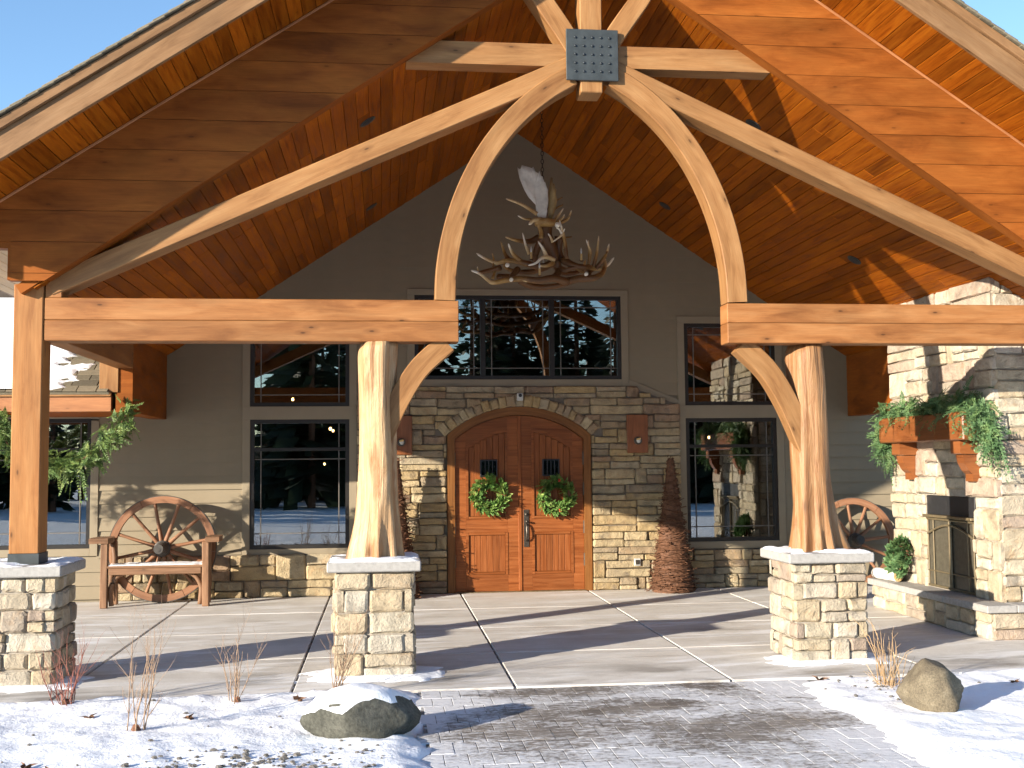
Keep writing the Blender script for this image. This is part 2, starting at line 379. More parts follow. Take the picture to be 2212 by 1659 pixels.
def prism(name, poly, y0, y1, mat, parent=None, c=0.0, smooth=False):
    """polygon in x,z extruded from y0 (front) to y1; grain along x"""
    cx = sum(p[0] for p in poly)/len(poly); cz = sum(p[1] for p in poly)/len(poly); n = len(poly); ym = (y0+y1)/2
    vs = [(p[0]-cx, y0-ym, p[1]-cz) for p in poly]+[(p[0]-cx, y1-ym, p[1]-cz) for p in poly]
    fs = [list(range(n)), list(range(2*n-1, n-1, -1))]+[[i, (i+1) % n, n+(i+1) % n, n+i] for i in range(n)]
    me = mesh(name, vs, fs, mat); recalc(me); box_uv(me)
    return O(name, me, parent, Matrix.Translation((cx, ym, cz)))
def crom(pts, n):
    P = [Vector(p) for p in pts]; P = [P[0]*2-P[1]]+P+[P[-1]*2-P[-2]]; out = []
    for i in range(1, len(P)-2):
        for k in range(n):
            t = k/n; a, b, c, d = P[i-1], P[i], P[i+1], P[i+2]
            out.append(.5*((2*b)+(c-a)*t+(2*a-5*b+4*c-d)*t*t+(3*b-a-3*c+d)*t**3))
    out.append(P[-2]); return out
def curved(name, pts, width, y0, y1, mat, parent, n=8, ch=.008):
    """curved timber in the x,z plane, grain following the curve"""
    L = crom([(p[0], 0, p[1]) for p in pts], n); vs = []; uv = []; s = 0
    prof = [(-1, 0), (-1+ch*2/width, -1), (1-ch*2/width, -1), (1, 0), (1, 1), (-1, 1)]
    org = L[len(L)//2].copy(); org.y = (y0+y1)/2
    for i, p in enumerate(L):
        t = (L[min(i+1, len(L)-1)]-L[max(i-1, 0)]).normalized(); nn = Vector((-t.z, 0, t.x))
        if i: s += (p-L[i-1]).length
        wob = .0012*math.sin(s*2.3)
        for k, (a, b) in enumerate(prof):
            y = {-1: y0, 0: y0+ch, 1: y1}[b]
            q = p+nn*(a*width/2+wob); q.y = y; vs.append(q-org); uv.append((s, a*width/2+ (0 if b < 1 else .4)))
    m = len(prof); fs = []
    for i in range(len(L)-1):
        for k in range(m): fs.append([i*m+k, i*m+(k+1) % m, (i+1)*m+(k+1) % m, (i+1)*m+k])
    fs += [list(range(m)), list(range(len(vs)-m, len(vs)))[::-1]]
    me = mesh(name, vs, fs, mat, uv); recalc(me); return O(name, me, parent, Matrix.Translation(org))
class MB:
    """collects tubes, leaves and lumps into one mesh"""
    def __init__(s): s.v = []; s.f = []; s.t = []
    def tube(s, pts, rr, k=5, tips=None, cap=True):
        b = len(s.v); n = len(pts); P = [Vector(p) for p in pts]
        for i, p in enumerate(P):
            t = (P[min(i+1, n-1)]-P[max(i-1, 0)]).normalized(); a = Vector((0, 0, 1)) if abs(t.z) < .9 else Vector((1, 0, 0))
            x = t.cross(a).normalized(); y = t.cross(x); r = rr[i] if isinstance(rr, (list, tuple)) else rr
            for j in range(k):
                an = 2*math.pi*j/k; s.v.append(p+(x*math.cos(an)+y*math.sin(an))*r); s.t.append(tips[i] if tips else 0)
        for i in range(n-1):
            for j in range(k): s.f.append((b+i*k+j, b+i*k+(j+1) % k, b+(i+1)*k+(j+1) % k, b+(i+1)*k+j))
        if cap: s.f.append(tuple(range(b, b+k))[::-1]); s.f.append(tuple(range(b+(n-1)*k, b+n*k)))
    def leaf(s, p, d, nrm, L, W):
        p, d = Vector(p), Vector(d).normalized(); x = d.cross(Vector(nrm))
        if x.length < 1e-4: x = d.cross(Vector((.3, .5, .8)))
        x.normalize(); b = len(s.v)
        s.v += [p, p+d*L*.45+x*W*.5, p+d*L, p+d*L*.45-x*W*.5]; s.t += [0]*4; s.f.append((b, b+1, b+2, b+3))
    def lump(s, ce, r, rng, k=6):
        b = len(s.v); ce = Vector(ce); rings = 4
        s.v.append(ce+Vector((0, 0, r[2]))); s.t.append(0)
        for i in range(1, rings):
            a = math.pi*i/rings
            for j in range(k):
                q = 2*math.pi*j/k+i*.5; g = rng.uniform(.8, 1.15)
                s.v.append(ce+Vector((math.sin(a)*math.cos(q)*r[0]*g, math.sin(a)*math.sin(q)*r[1]*g, math.cos(a)*r[2]*g))); s.t.append(0)
        s.v.append(ce-Vector((0, 0, r[2]))); s.t.append(0); e = len(s.v)-1
        for j in range(k):
            s.f.append((b, b+1+j, b+1+(j+1) % k)); s.f.append((e, e-k+(j+1) % k, e-k+j))
            for i in range(rings-2): s.f.append((b+1+i*k+j, b+1+(i+1)*k+j, b+1+(i+1)*k+(j+1) % k, b+1+i*k+(j+1) % k))
    def build(s, name, mat, parent=None, org=(0, 0, 0), smooth=False, attr=False):
        o = Vector(org); me = mesh(name, [v-o for v in s.v], s.f, mat, None, smooth, s.t if attr else None)
        return O(name, me, parent, Matrix.Translation(o))

def stone_mesh(w, h, d, rng, mat):
    """irregular dressed stone; its face looks to local -y, its back lies on y = 0"""
    hw, hh = w/2, h/2; c = min(.028, w*.16, h*.2); j = lambda a: rng.uniform(-a, a); e = min(.007, h*.06)
    pts = []
    for (sx, sz, first) in ((-1, -1, 0), (1, -1, 1), (1, 1, 0), (-1, 1, 1)):
        c1, c2 = c*rng.uniform(.3, 1), c*rng.uniform(.3, 1)
        A = (sx*(hw-c1)+j(e), sz*hh+j(e)*.6); B = (sx*hw+j(e)*.6, sz*(hh-c2)+j(e))
        pts += [B, A] if (sx, sz) in ((-1, -1), (1, 1)) else [A, B]
        if sz == -1 and sx == -1 or sz == 1 and sx == 1: pts.append((j(hw*.3), sz*hh+j(e)))
    n = len(pts); b = min(.022, h*.2, w*.2); vs = []; fs = []
    tilt = (j(.05), j(.06))
    for p in pts: vs.append((p[0], 0, p[1]))
    for p in pts: vs.append((p[0], -(d-b*.9)+j(.004), p[1]))
    for p in pts:
        L = math.hypot(*p) or 1; f = 1-b*rng.uniform(.75, 1.3)/L*1.1
        x, z = p[0]*f, p[1]*f; vs.append((x, -d+tilt[0]*x+tilt[1]*z+j(.001), z))
    for r in (0, 1):
        for i in range(n): fs.append((r*n+i, r*n+(i+1) % n, (r+1)*n+(i+1) % n, (r+1)*n+i))
    fs.append(tuple(range(2*n, 3*n)))
    return mesh('stone', vs, fs, mat)
def ashlar(W, H, rng, hb=(.16, .25), wb=(.28, .6), g=.008, tall=1.0):
    """courses of blocks, each one stone, two stacked or one tall beside two stacked"""
    out = []; z = 0
    while z < H-.02:
        h = rng.uniform(*hb)
        if H-(z+h) < hb[0]*.6: h = H-z
        x = 0
        while x < W-.02:
            ww = rng.uniform(*wb)
            if W-(x+ww) < wb[0]*.6: ww = W-x
            k = rng.random(); s = rng.uniform(.36, .64)
            if tall < 1 and k >= .5 and rng.random() > tall: k = .3
            if tall < 1 and k < .16: k = .3
            R = []
            if k < .16 and ww < wb[0]*1.6 or h < .09: R = [(x, z, x+ww, z+h)]
            elif k < .5:
                R = [(x, z, x+ww, z+h*s), (x, z+h*s, x+ww, z+h)]
                if ww > wb[0]*1.5 and rng.random() < .55:
                    t = rng.uniform(.35, .65); a = R.pop(rng.randrange(2)); R += [(a[0], a[1], x+ww*t, a[3]), (x+ww*t, a[1], a[2], a[3])]
            elif k < .76:
                t = rng.uniform(.28, .45); R = [(x, z, x+ww*t, z+h), (x+ww*t, z, x+ww, z+h*s), (x+ww*t, z+h*s, x+ww, z+h)]
            else:
                t = rng.uniform(.55, .72); R = [(x+ww*t, z, x+ww, z+h), (x, z, x+ww*t, z+h*s), (x, z+h*s, x+ww*t, z+h)]
            out += [(a+g/2, b+g/2, c-g/2, d-g/2) for a, b, c, d in R]
            x += ww
        z += h
    return out
def lay_stones(rects, org, ux, nrm, parent, rng, mat, d=(.05, .085)):
    """rects in the plane spanned by ux and z from org; nrm points outwards"""
    org, ux, nrm = Vector(org), Vector(ux), Vector(nrm)
    for a, b, c, e in rects:
        if c-a < .02 or e-b < .02: continue
        me = stone_mesh(c-a, e-b, rng.uniform(*d), rng, mat)
        p = org+ux*((a+c)/2)+Z*((b+e)/2)
        O('stone', me, parent, frame_mx(p, ux, -nrm, Z))

XC = 1.84; SL = .667; CA = 6.34; SA = 7.25           # ridge x, pitch, apex of ceiling and of eave soffit
YW = 15.45; YF = 9.60; YR = 8.88                     # wall, frieze and rake planes
ang = math.atan(SL); cs_, sn_ = math.cos(ang), math.sin(ang)

# ================================================================== GROUND
def ground_sheet():
    rng = random.Random(3); n = 40; vs = []; fs = []
    ex = [-300, -120, -60, -30, -15, 0, 15, 30, 60, 120, 300]
    for y in ex:
        for x in ex: vs.append((x, y, -.12))
    k = len(ex)
    for i in range(k-1):
        for j in range(k-1): fs.append((i*k+j, i*k+j+1, (i+1)*k+j+1, (i+1)*k+j))
    return struct(O('ground', mesh('ground', vs, fs, M['snow'])))
ground_sheet()
SLAB_Y = 8.96; PX0, PX1 = .36, 3.06                   # front of the porch floor; sides of the path
def fbm(x, y, s, o=4):
    return noise.fractal(Vector((x*s, y*s, 2.3)), 1.0, 2.0, o)
def smooth(a, b, t):
    t = max(0, min(1, (t-a)/(b-a))); return t*t*(3-2*t)
def snow_z(x, y):
    """height of the snow beside the path and in front of the porch floor"""
    h = .035+.022*fbm(x, y, 1.1)+.014*fbm(x+9, y, 4.5)+.010*abs(fbm(x, y+4, 13))+.006*max(0, fbm(x+2, y, 27))
    h += .03*smooth(-.2, -2.5, y-8.2)*.4
    e = .05*fbm(x+3, y, 3.1)+.03*fbm(x, y+7, 9)
    dp = max(PX0-.02-x, x-PX1)+e*1.6                  # distance from the path's edge
    if x > PX1: dp += .18*fbm(x*.5+2, y, 1.3)+.05
    ds = SLAB_Y-.02-y+e*1.2
    if x > 3.2: ds = min(ds, 1) + .10*math.sin(x*1.3)
    m = min(smooth(-.12, .30, dp), smooth(-.05, .16, ds))
    if y > SLAB_Y-.10 and y < 9.95:                    # drifts against the feet of the piers
        for (cx, cy) in ((-2.945, 9.86), (-.08, 9.83), (3.86, 9.92)):
            dx, dy = max(0, abs(x-cx)-.33), max(0, cy-.33-y); d = math.hypot(dx*.8, dy)+.10*fbm(x*1.2, y*2, 3.5)
            q = smooth(.23, .0, d)
            if q > .05: return max(-.075+(h+.075)*m, -.004+.024*q)
    return -.075+(h+.075)*m
def snow_bed():
    xs = []; x = -7.0
    while x < 9.5: xs.append(x); x += .045 if -3.6 < x < 5.2 else .14
    ys = []; y = 2.0
    while y < 10.0: ys.append(y); y += .045 if y > 5.9 else .16
    vs = [(x, y, snow_z(x, y)) for y in ys for x in xs]; k = len(xs); fs = []
    for j in range(len(ys)-1):
        for i in range(k-1):
            q = (j*k+i, j*k+i+1, (j+1)*k+i+1, (j+1)*k+i)
            if max(vs[a][2] for a in q) > -.07: fs.append(q)
    return struct(O('snow', mesh('snow', vs, fs, M['snow'], smooth=True)))
snow_bed()
# porch floor: scored slabs on a snowy bed
fl = struct(box('porch_floor', (-4.26, SLAB_Y-.06, -.14), (8.04, 15.40, -.022), M['joint'], c=0))
JX = [-4.26, -2.49, -.71, 1.02, 2.76, 4.52, 6.28, 8.04]
JY = [SLAB_Y-.01, 10.55, 12.15, 13.75, 15.38]
for i in range(len(JX)-1):
    for j in range(len(JY)-1):
        g = .011
        box('slab', (JX[i]+g, JY[j]+(g if j else 0), -.075), (JX[i+1]-g, JY[j+1]-g*.45, 0+R_.uniform(-.0015, .0015)), M['concrete'], fl, c=.006)
        # tooled double line beside each long joint
for x in JX[1:-1]:
    pass
# path of stamped pavers
pa = struct(box('path', (PX0-.1, -6, -.14), (PX1+.25, SLAB_Y-.055, -.0085), M['joint'], c=0))
pw, pl_ = .146, .272; rng = random.Random(11); row = 0; y = SLAB_Y-.065
while y-pl_ > 5.0:
    x = PX0-.08-(pw/2 if row % 2 else 0)
    while x < PX1+.2:
        if x+pw > PX0-.02:
            g = .0030
            box('paver', (x+g, y-pl_+.0003, -.05), (x+pw-g, y-.0003, -.004+rng.choice((-.0015, -.0008, 0, .0008))), M['paver'], pa, c=.0015)
        x += pw
    y -= pl_; row += 1
pr = box('paver_field', (PX0-.05, -6, -.05), (PX1+.2, y-.004, -.004), M['paver'], pa); pr['kind'] = 'stuff'

# ================================================================== LODGE BUILDING
lodge = thing('lodge_building', (XC, YW, 0), 'lodge with taupe lap siding, ledge stone entrance and dark framed windows', 'building')
WIN = dict(ul=(-1.775, -.46, 2.525, 3.67), ll=(-1.77, -.46, .63, 2.35), tr=(.42, 3.285, 2.885, 4.045), ur=(4.18, 5.49, 2.52, 3.67),
           lr=(4.18, 5.49, .63, 2.34), fl=(-5.35, -3.815, .68, 2.375))
HOLES = list(WIN.values())+[(.95, 2.75, 0, 2.45)]
def rect_minus(x0, x1, z0, z1, holes):
    xs = sorted({x0, x1, *[h[0] for h in holes], *[h[1] for h in holes]}); xs = [x for x in xs if x0 <= x <= x1]
    zs = sorted({z0, z1, *[h[2] for h in holes], *[h[3] for h in holes]}); zs = [z for z in zs if z0 <= z <= z1]
    for a, b in zip(xs, xs[1:]):
        for c, d in zip(zs, zs[1:]):
            mx, mz = (a+b)/2, (c+d)/2
            if not any(h[0] < mx < h[1] and h[2] < mz < h[3] for h in holes): yield a, b, c, d
mb = MB()
def addbox(mb, x0, x1, y0, y1, z0, z1):
    b = len(mb.v); mb.v += [Vector(v) for v in ((x0, y0, z0), (x1, y0, z0), (x1, y1, z0), (x0, y1, z0), (x0, y0, z1), (x1, y0, z1), (x1, y1, z1), (x0, y1, z1))]
    mb.t += [0]*8; mb.f += [tuple(b+i for i in f) for f in ((0, 3, 2, 1), (4, 5, 6, 7), (0, 1, 5, 4), (1, 2, 6, 5), (2, 3, 7, 6), (3, 0, 4, 7))]
for a, b, c, d in rect_minus(-8.5, 9.5, -.05, 3.45, HOLES): addbox(mb, a, b, YW+.012, YW+.16, c, d)
for a, b, c, d in rect_minus(-2.3, 5.98, 3.45, 4.15, HOLES): addbox(mb, a, b, YW+.012, YW+.16, c, d)
wall = mb.build('wall', M['siding'], lodge, (XC, YW, 0))
prism('gable', [(-2.5, 4.15), (6.18, 4.15), (XC, 6.95)], YW+.012, YW+.16, M['siding'], wall)
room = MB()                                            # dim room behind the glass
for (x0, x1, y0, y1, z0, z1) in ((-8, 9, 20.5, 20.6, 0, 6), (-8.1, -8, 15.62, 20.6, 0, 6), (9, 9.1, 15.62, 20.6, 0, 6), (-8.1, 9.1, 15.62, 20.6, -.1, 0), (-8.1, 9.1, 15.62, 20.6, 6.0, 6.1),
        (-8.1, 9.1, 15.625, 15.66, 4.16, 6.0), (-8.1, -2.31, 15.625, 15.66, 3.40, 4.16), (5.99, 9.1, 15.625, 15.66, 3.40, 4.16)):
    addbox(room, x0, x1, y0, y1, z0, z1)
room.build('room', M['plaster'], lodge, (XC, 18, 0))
# lap siding, one object per board
EXPO = .176
STONE_HOLE = [(-.37, 4.10, -.1, 2.60), (.25, 3.43, 2.5, 2.80), (-3.56, -.3, -.1, .565), (4.05, 9.5, -.1, .53)]
TR = .10
sh = [(h[0]-TR+.012, h[1]+TR-.012, h[2]-TR+.012, h[3]+TR-.012) for h in WIN.values()]
def lap(x0, x1, z, rng):
    L = x1-x0; k = ('lap', round(L, 2), rng.randrange(3))
    vs = [(s*L/2, y, zz) for s in (-1, 1) for (y, zz) in ((0, .026), (-.009, .026), (-.031, .0), (-.031, .004), (-.007, EXPO+.024), (0, EXPO+.024))]
    n = 6; fs = [tuple(range(n))[::-1], tuple(range(n, 2*n))]+[(i, (i+1) % n, n+(i+1) % n, n+i) for i in range(n)]
    me = mesh('siding_board', vs, fs, M['siding']); recalc(me)
    O('siding_board', me, wall, Matrix.Translation(((x0+x1)/2, YW+.011, z)))
rng = random.Random(5); z = .02
while z < 6.5:
    segs = [(-7.2, 8.6)]; lim = (6.6-z)/SL
    segs = [(max(-7.2, XC-lim), min(8.6, XC+lim))] if z > 3.4 else segs
    for h in sh+STONE_HOLE:
        if h[2] < z+EXPO*.5 < h[3]:
            ns = []
            for a, b in segs:
                if h[1] <= a or h[0] >= b: ns.append((a, b)); continue
                if h[0] > a: ns.append((a, h[0]))
                if h[1] < b: ns.append((h[1], b))
            segs = ns
    for a, b in segs:
        if b-a > .05: lap(a, b, z, rng)
    z += EXPO
# window trims
def trim(x0, x1, z0, z1, p=.030, axis='x'): return box('trim_board', (x0, YW-p, z0), (x1, YW+.01, z1), M['trim'], wall, .003, axis)
for k, (a, b, c, d) in WIN.items():
    if k in ('ll', 'lr', 'fl'):
        top = {'ll': 2.525, 'lr': 2.52, 'fl': 2.475}[k]
        trim(a-TR, a, c-TR, 2.35, axis='z'); trim(b, b+TR, c-TR, 2.35, axis='z'); trim(a, b, c-TR, c)
        trim(a-TR, b+TR, d, top, .031)
    elif k == 'tr':
        trim(a-TR, a, c-.1, d, axis='z'); trim(b, b+TR, c-.1, d, axis='z'); trim(a, b, c-.1, c, .029); trim(a-TR, b+TR, d, d+TR*.85, .031)
    else:
        trim(a-TR, a, c, d, axis='z'); trim(b, b+TR, c, d, axis='z'); trim(a-TR, b+TR, d, d+TR, .031)
prism('trim_board', [(3.385, 2.79), (3.385, 2.88), (4.08, 2.60), (4.08, 2.51)], YW-.03, YW+.01, M['trim'], wall)
prism('trim_board', [(.32, 2.79), (.32, 2.88), (-.36, 2.60), (-.36, 2.51)], YW-.03, YW+.01, M['trim'], wall)
trim(-3.60, -1.87, .565, .605, .033); trim(5.59, 6.6, .525, .57, .033)
# windows
def window(k, rails=(), mull=(), meet=None):
    a, b, c, d = WIN[k]; fw = .052; mb = MB(); y0, y1 = YW-.012, YW+.07
    addbox(mb, a, a+fw, y0, y1, c, d); addbox(mb, b-fw, b, y0, y1, c, d); addbox(mb, a+fw, b-fw, y0+.001, y1, c, c+fw); addbox(mb, a+fw, b-fw, y0+.001, y1, d-fw, d)
    wn = mb.build('window', M['frame'], lodge, ((a+b)/2, YW, c))
    xs = [a+fw]+[m for mm in mull for m in (mm-.035, mm+.035)]+[b-fw]; zs = [c+fw]+[m for mm in rails for m in (mm-.022, mm+.022)]+[d-fw]
    for mm in mull: box('mullion', (mm-.035, YW-.008, c+fw), (mm+.035, YW+.06, d-fw), M['frame'], wn, .003, 'z')
    for mm in rails: box('meeting_rail', (a+fw, YW-.006, mm-.022), (b-fw, YW+.05, mm+.022), M['muntin'] if False else M['frame'], wn, .003)
    for i in range(0, len(xs), 2):
        for j in range(0, len(zs), 2):
            x0, x1, z0, z1 = xs[i], xs[i+1], zs[j], zs[j+1]
            box('pane', (x0-.004, YW+.030, z0-.004), (x1+.004, YW+.034, z1+.004), M['glass'], wn, 0)
            ins = .088; t = .0065
            for xx in (x0+ins, x1-ins): box('muntin', (xx-t, YW+.016, z0), (xx+t, YW+.026, z1), M['muntin'], wn, 0, 'z')
            hz = []
            if len(zs) == 2: hz = [z0+.105, z1-.105]
            elif j == 0: hz = [z0+.105, z1-.135] if False else [z0+.15, z1-.11]
            for zz in hz: box('muntin', (x0, YW+.018, zz-t), (x1, YW+.028, zz+t), M['muntin'], wn, 0)
    return wn
window('ul'); window('ur'); window('tr', mull=(1.355, 2.315)); window('ll', rails=(1.95,)); window('lr', rails=(1.95,)); window('fl', rails=(1.97,))
# lamps burning inside
for i, (x, y, z, s) in enumerate(((-1.35, 17.2, 2.72, .02), (-1.22, 17.5, 2.62, .022), (-1.0, 17.6, 2.62, .02), (-.80, 17.3, 2.28, .022), (-.76, 17.3, 2.25, .018), (-.90, 17.6, 1.75, .016), (4.6, 17.6, 2.30, .02), (5.2, 17.8, 2.12, .02), (1.75, 17.4, 3.02, .022), (2.0, 17.4, 3.01, .018))):
    e = thing('pendant_lamp', (x, y, z), ['small warm bulb glowing behind upper left window, highest of three', 'warm bulb behind upper left window, lower and leftmost of the low pair', 'dim warm bulb behind upper left window, right of the low pair',
        'bright warm bulb near the top of the lower left window', 'second bright bulb just right of the brightest one in the lower left window', 'small orange bulb below the rail of the lower left window',
        'warm bulb at the top left of the lower right window', 'warm bulb near the middle of the lower right window', 'warm bulb at the foot of the transom window', 'small bulb beside the warm one at the foot of the transom window'][i], 'lamp', 'lamps lit indoors')
    q = MB(); q.lump((x, y, z), (s, s, s*1.2), random.Random(i), 8); q.build('bulb', M['bulb'], e, (x, y, z), True)
    q = MB(); q.tube([(x, y, z+s), (x, y, z+.12), (x, y, 5.98)], [.02, .006, .004], 6); q.build('cord', M['blackmetal'], e, (x, y, z))
lampT = thing('table_lamp', (5.35, 16.5, 0), 'white shaded floor lamp standing behind the lower right window', 'lamp')
q = MB(); q.tube([(5.35, 16.5, 1.02), (5.35, 16.5, 1.28)], [.17, .07], 20, cap=False); q.build('lamp_shade', M['towel'], lampT, (5.35, 16.5, 1.1), True)
q = MB(); q.tube([(5.35, 16.5, 0), (5.35, 16.5, .02), (5.35, 16.5, .03), (5.35, 16.5, 1.1)], [.13, .13, .015, .012], 12); q.build('stand', M['blackmetal'], lampT, (5.35, 16.5, 0))

# ---- stone facing round the door
DZ = 1.04; RO, RI, RV = 1.465, 1.353, 1.632
mb = MB()
addbox(mb, -.36, .80, YW-.042, YW+.011, 0, 2.52)
facing = mb.build('stone_facing', M['mortar'], lodge, (XC, YW, 0))
prism('mortar_bed', [(.80, 2.12), (.80, 2.52), (-.36, 2.521), (.31, 2.79), (3.37, 2.79), (4.09, 2.521), (2.90, 2.52), (2.90, 2.12)]
      + [(XC+RO*math.sin(t), DZ+RO*math.cos(t)) for t in [rad(46-92*i/20) for i in range(21)]], YW-.041, YW+.010, M['mortar'], facing)
box('mortar_bed', (2.90, YW-.042, 0), (4.09, YW+.011, 2.52), M['mortar'], facing, 0)
rng = random.Random(21)
def clip_door(rects, x00, z00):
    """trim stones to the door arch and to the sloped top corners"""
    out = []
    for a, b, c, d in rects:
        x0, x1, z0, z1 = a+x00, c+x00, b+z00, d+z00
        zm = (z0+z1)/2
        half = .995 if zm < 2.12 else (math.sqrt(max(0, 1.60**2-(zm-DZ)**2)) if zm < DZ+1.60 else 0)
        if half > 0:
            L, Rr = XC-half, XC+half
            if x0 < L < x1: x1 = L-.004 if (L-x0) >= (x1-Rr) else x1
            if x0 < Rr < x1: x0 = Rr+.004
            if L <= x0 and x1 <= Rr: continue
            if x0 >= x1 or (x0 >= L and x1 <= Rr): continue
        if zm > 2.50:
            lim = (2.80-zm)/.385
            x0 = max(x0, -.36+(zm-2.50)/.385*1.0 if zm > 2.5 else x0); x1 = min(x1, 4.09-(zm-2.50)/.385*1.0)
        if x1-x0 > .035: out.append((x0-x00, b, x1-x00, d))
    return out
rects = ashlar(4.45, 2.785, rng, (.15, .25), (.34, .74), tall=.5)
lay_stones(clip_door(rects, -.36, .0), (-.36, YW-.020, .0), (1, 0, 0), (0, -1, 0), facing, rng, M['stone'], (.045, .085))
t = rad(-43.5)
while t < rad(43):                                      # arch stones
    wv = rng.uniform(.095, .135); dt = wv/RV; tm = t+dt/2; hr = rng.uniform(.13, .165)
    me = stone_mesh(wv-.008, hr, rng.uniform(.07, .088), rng, M['stone']); rr = RO+.004+hr/2
    p = Vector((XC+rr*math.sin(tm), YW-.022, DZ+rr*math.cos(tm)))
    O('stone', me, facing, Matrix.Translation(p) @ Matrix.Rotation(tm, 4, 'Y')); t += dt
for (x0, x1, top, xl) in ((-3.56, -.37, .56, 'l'), (4.10, 6.62, .52, 'r')):  # low stone skirting under the windows
    wk = box('stone_skirting', (x0, YW-.042, 0), (x1, YW+.010, top), M['mortar'], lodge, 0)
    lay_stones(ashlar(x1-x0, top, rng, (.17, .24), (.3, .62)), (x0, YW-.021, 0), (1, 0, 0), (0, -1, 0), wk, rng, M['stone'], (.045, .085))

# ---- double door
def arch_pts(r, x0, x1, n=24):
    return [(x, DZ+math.sqrt(r*r-(x-XC)**2)) for x in [x0+(x1-x0)*i/n for i in range(n+1)]]
outer = arch_pts(RO, XC-.985, XC+.985); inner = arch_pts(RI, XC-.885, XC+.885)
vs = []; 
ring_o = [(XC-.985, .0)]+outer+[(XC+.985, 0)]; ring_i = [(XC-.885, .0)]+inner+[(XC+.885, 0)]
n = len(ring_o); uv = []; s = 0
for i in range(n):
    if i: s += math.dist(ring_o[i], ring_o[i-1])
    for (p, y, v) in ((ring_o[i], YW-.075, .0), (ring_i[i], YW-.075, .10), (ring_i[i], YW+.05, .2), (ring_o[i], YW+.05, .3)):
        vs.append((p[0]-XC, y-YW, p[1])); uv.append((s, v))
fs = []
for i in range(n-1):
    for k in range(4): fs.append((i*4+k, i*4+(k+1) % 4, (i+1)*4+(k+1) % 4, (i+1)*4+k))
me = mesh('double_door', vs, fs, M['doorframe'], uv); recalc(me); door = O('double_door', me, lodge, Matrix.Translation((XC, YW, 0)))
def dz_top(x, off=0): return DZ+math.sqrt((RI-off)**2-(x-XC)**2)
LY = YW-.005                                            # face of the leaf's field
for sgn in (-1, 1):
    e0, e1 = XC+sgn*.004, XC+sgn*.880; xa, xb = min(e0, e1), max(e0, e1)
    prism('door_leaf', [(xa, .012), (xb, .012)]+[(x, dz_top(x, .006)) for x in [xb-(xb-xa)*i/10 for i in range(11)]], LY+.004, LY+.04, M['door'], door)
    pi, po = XC+sgn*.165, XC+sgn*.735                   # panel edges
    P0, P1 = min(pi, po), max(pi, po)
    fy0, fy1 = LY-.026, LY+.003
    def vplank(x0, x1, z0, z1, y0=fy0, y1=fy1, nm='stile'):
        return box(nm, (x0, y0, z0), (x1, y1, z1), M['door'], door, .003, 'z')
    prism('stile', [(xa, .012), (P0, .012), (P0, dz_top(P0, .006)), (xa, dz_top(xa, .006))] if sgn > 0 else [(xa, .012), (P0, .012), (P0, dz_top(P0, .006)), (xa, dz_top(xa+.002, .006))], fy0, fy1, M['door'], door)
    prism('stile', [(P1, .012), (xb, .012), (xb, dz_top(xb-.001, .006)), (P1, dz_top(P1, .006))], fy0, fy1, M['door'], door)
    box('rail', (P0, fy0+.001, .012), (P1, fy1, .235), M['door'], door, .002); box('rail', (P0, fy0+.001, .80), (P1, fy1, .985), M['door'], door, .002)
    na = 8; xs = [P0+(P1-P0)*i/na for i in range(na+1)]
    prism('rail', [(x, dz_top(x, .006)) for x in xs]+[(x, dz_top(x, .175)) for x in xs[::-1]], fy0+.001, fy1, M['door'], door)
    # planks in the two panels and the raised bead round them
    for (z0, z1, arched) in ((.235, .80, False), (.985, 2.0, True)):
        npk = 6; wpk = (P1-P0-.07)/npk
        for i in range(npk):
            x0 = P0+.035+i*wpk; top = min(dz_top(x0+.01, .21), dz_top(x0+wpk-.01, .21)) if arched else z1-.035
            hole = arched
            box('plank', (x0+.0018, LY-.013, z0+.035), (x0+wpk-.0018, LY+.003, top), M['door'], door, .0035, 'z')
        for (x0, x1) in ((P0, P0+.035), (P1-.035, P1)):
            top = dz_top((x0+x1)/2, .178) if arched else z1
            prism('bead', [(x0, z0), (x1, z0), (x1, top), (x0, top)], LY-.034, LY+.003, M['door'], door)
        box('bead', (P0+.035, LY-.034, z0), (P1-.035, LY+.003, z0+.034), M['door'], door, .012)
        if not arched: box('bead', (P0+.035, LY-.034, z1-.034), (P1-.035, LY+.003, z1), M['door'], door, .012)
        else: prism('bead', [(x, dz_top(x, .172)) for x in xs]+[(x, dz_top(x, .214)) for x in xs[::-1]], LY-.036, LY+.003, M['door'], door)
    gx = XC+sgn*(.435 if sgn > 0 else .42)
    gl = box('door_window', (gx-.12, LY-.030, 1.555), (gx+.12, LY+.003, 1.79), M['blackmetal'], door, .006)
    box('pane', (gx-.10, LY-.033, 1.575), (gx+.10, LY-.0305, 1.77), M['glass'], door, 0)
    for gi in (-.05, 0, .05): box('grille_bar', (gx+gi-.005, LY-.042, 1.575), (gx+gi+.005, LY-.034, 1.77), M['blackmetal'], door, .001, 'z')
    for zz in (.42, .86, 1.38, 1.80):
        q = MB(); hx = XC+sgn*.884; q.tube([(hx, LY-.034, zz-.085), (hx, LY-.034, zz+.085)], .013, 8); q.build('hinge', M['handle'], door, (hx, LY, zz))
box('astragal', (XC-.022, LY-.040, .012), (XC+.026, LY+.002, 2.385), M['door'], door, .006, 'z')
hp = box('handle_plate', (1.892, LY-.038, .60), (1.962, LY-.0265, 1.105), M['handle'], door, .004, 'z')
q = MB(); q.tube(crom([(1.927, LY-.036, .68), (1.927, LY-.085, .72), (1.927, LY-.095, .80), (1.927, LY-.075, .89), (1.927, LY-.036, .91)], 5), .0125, 8)
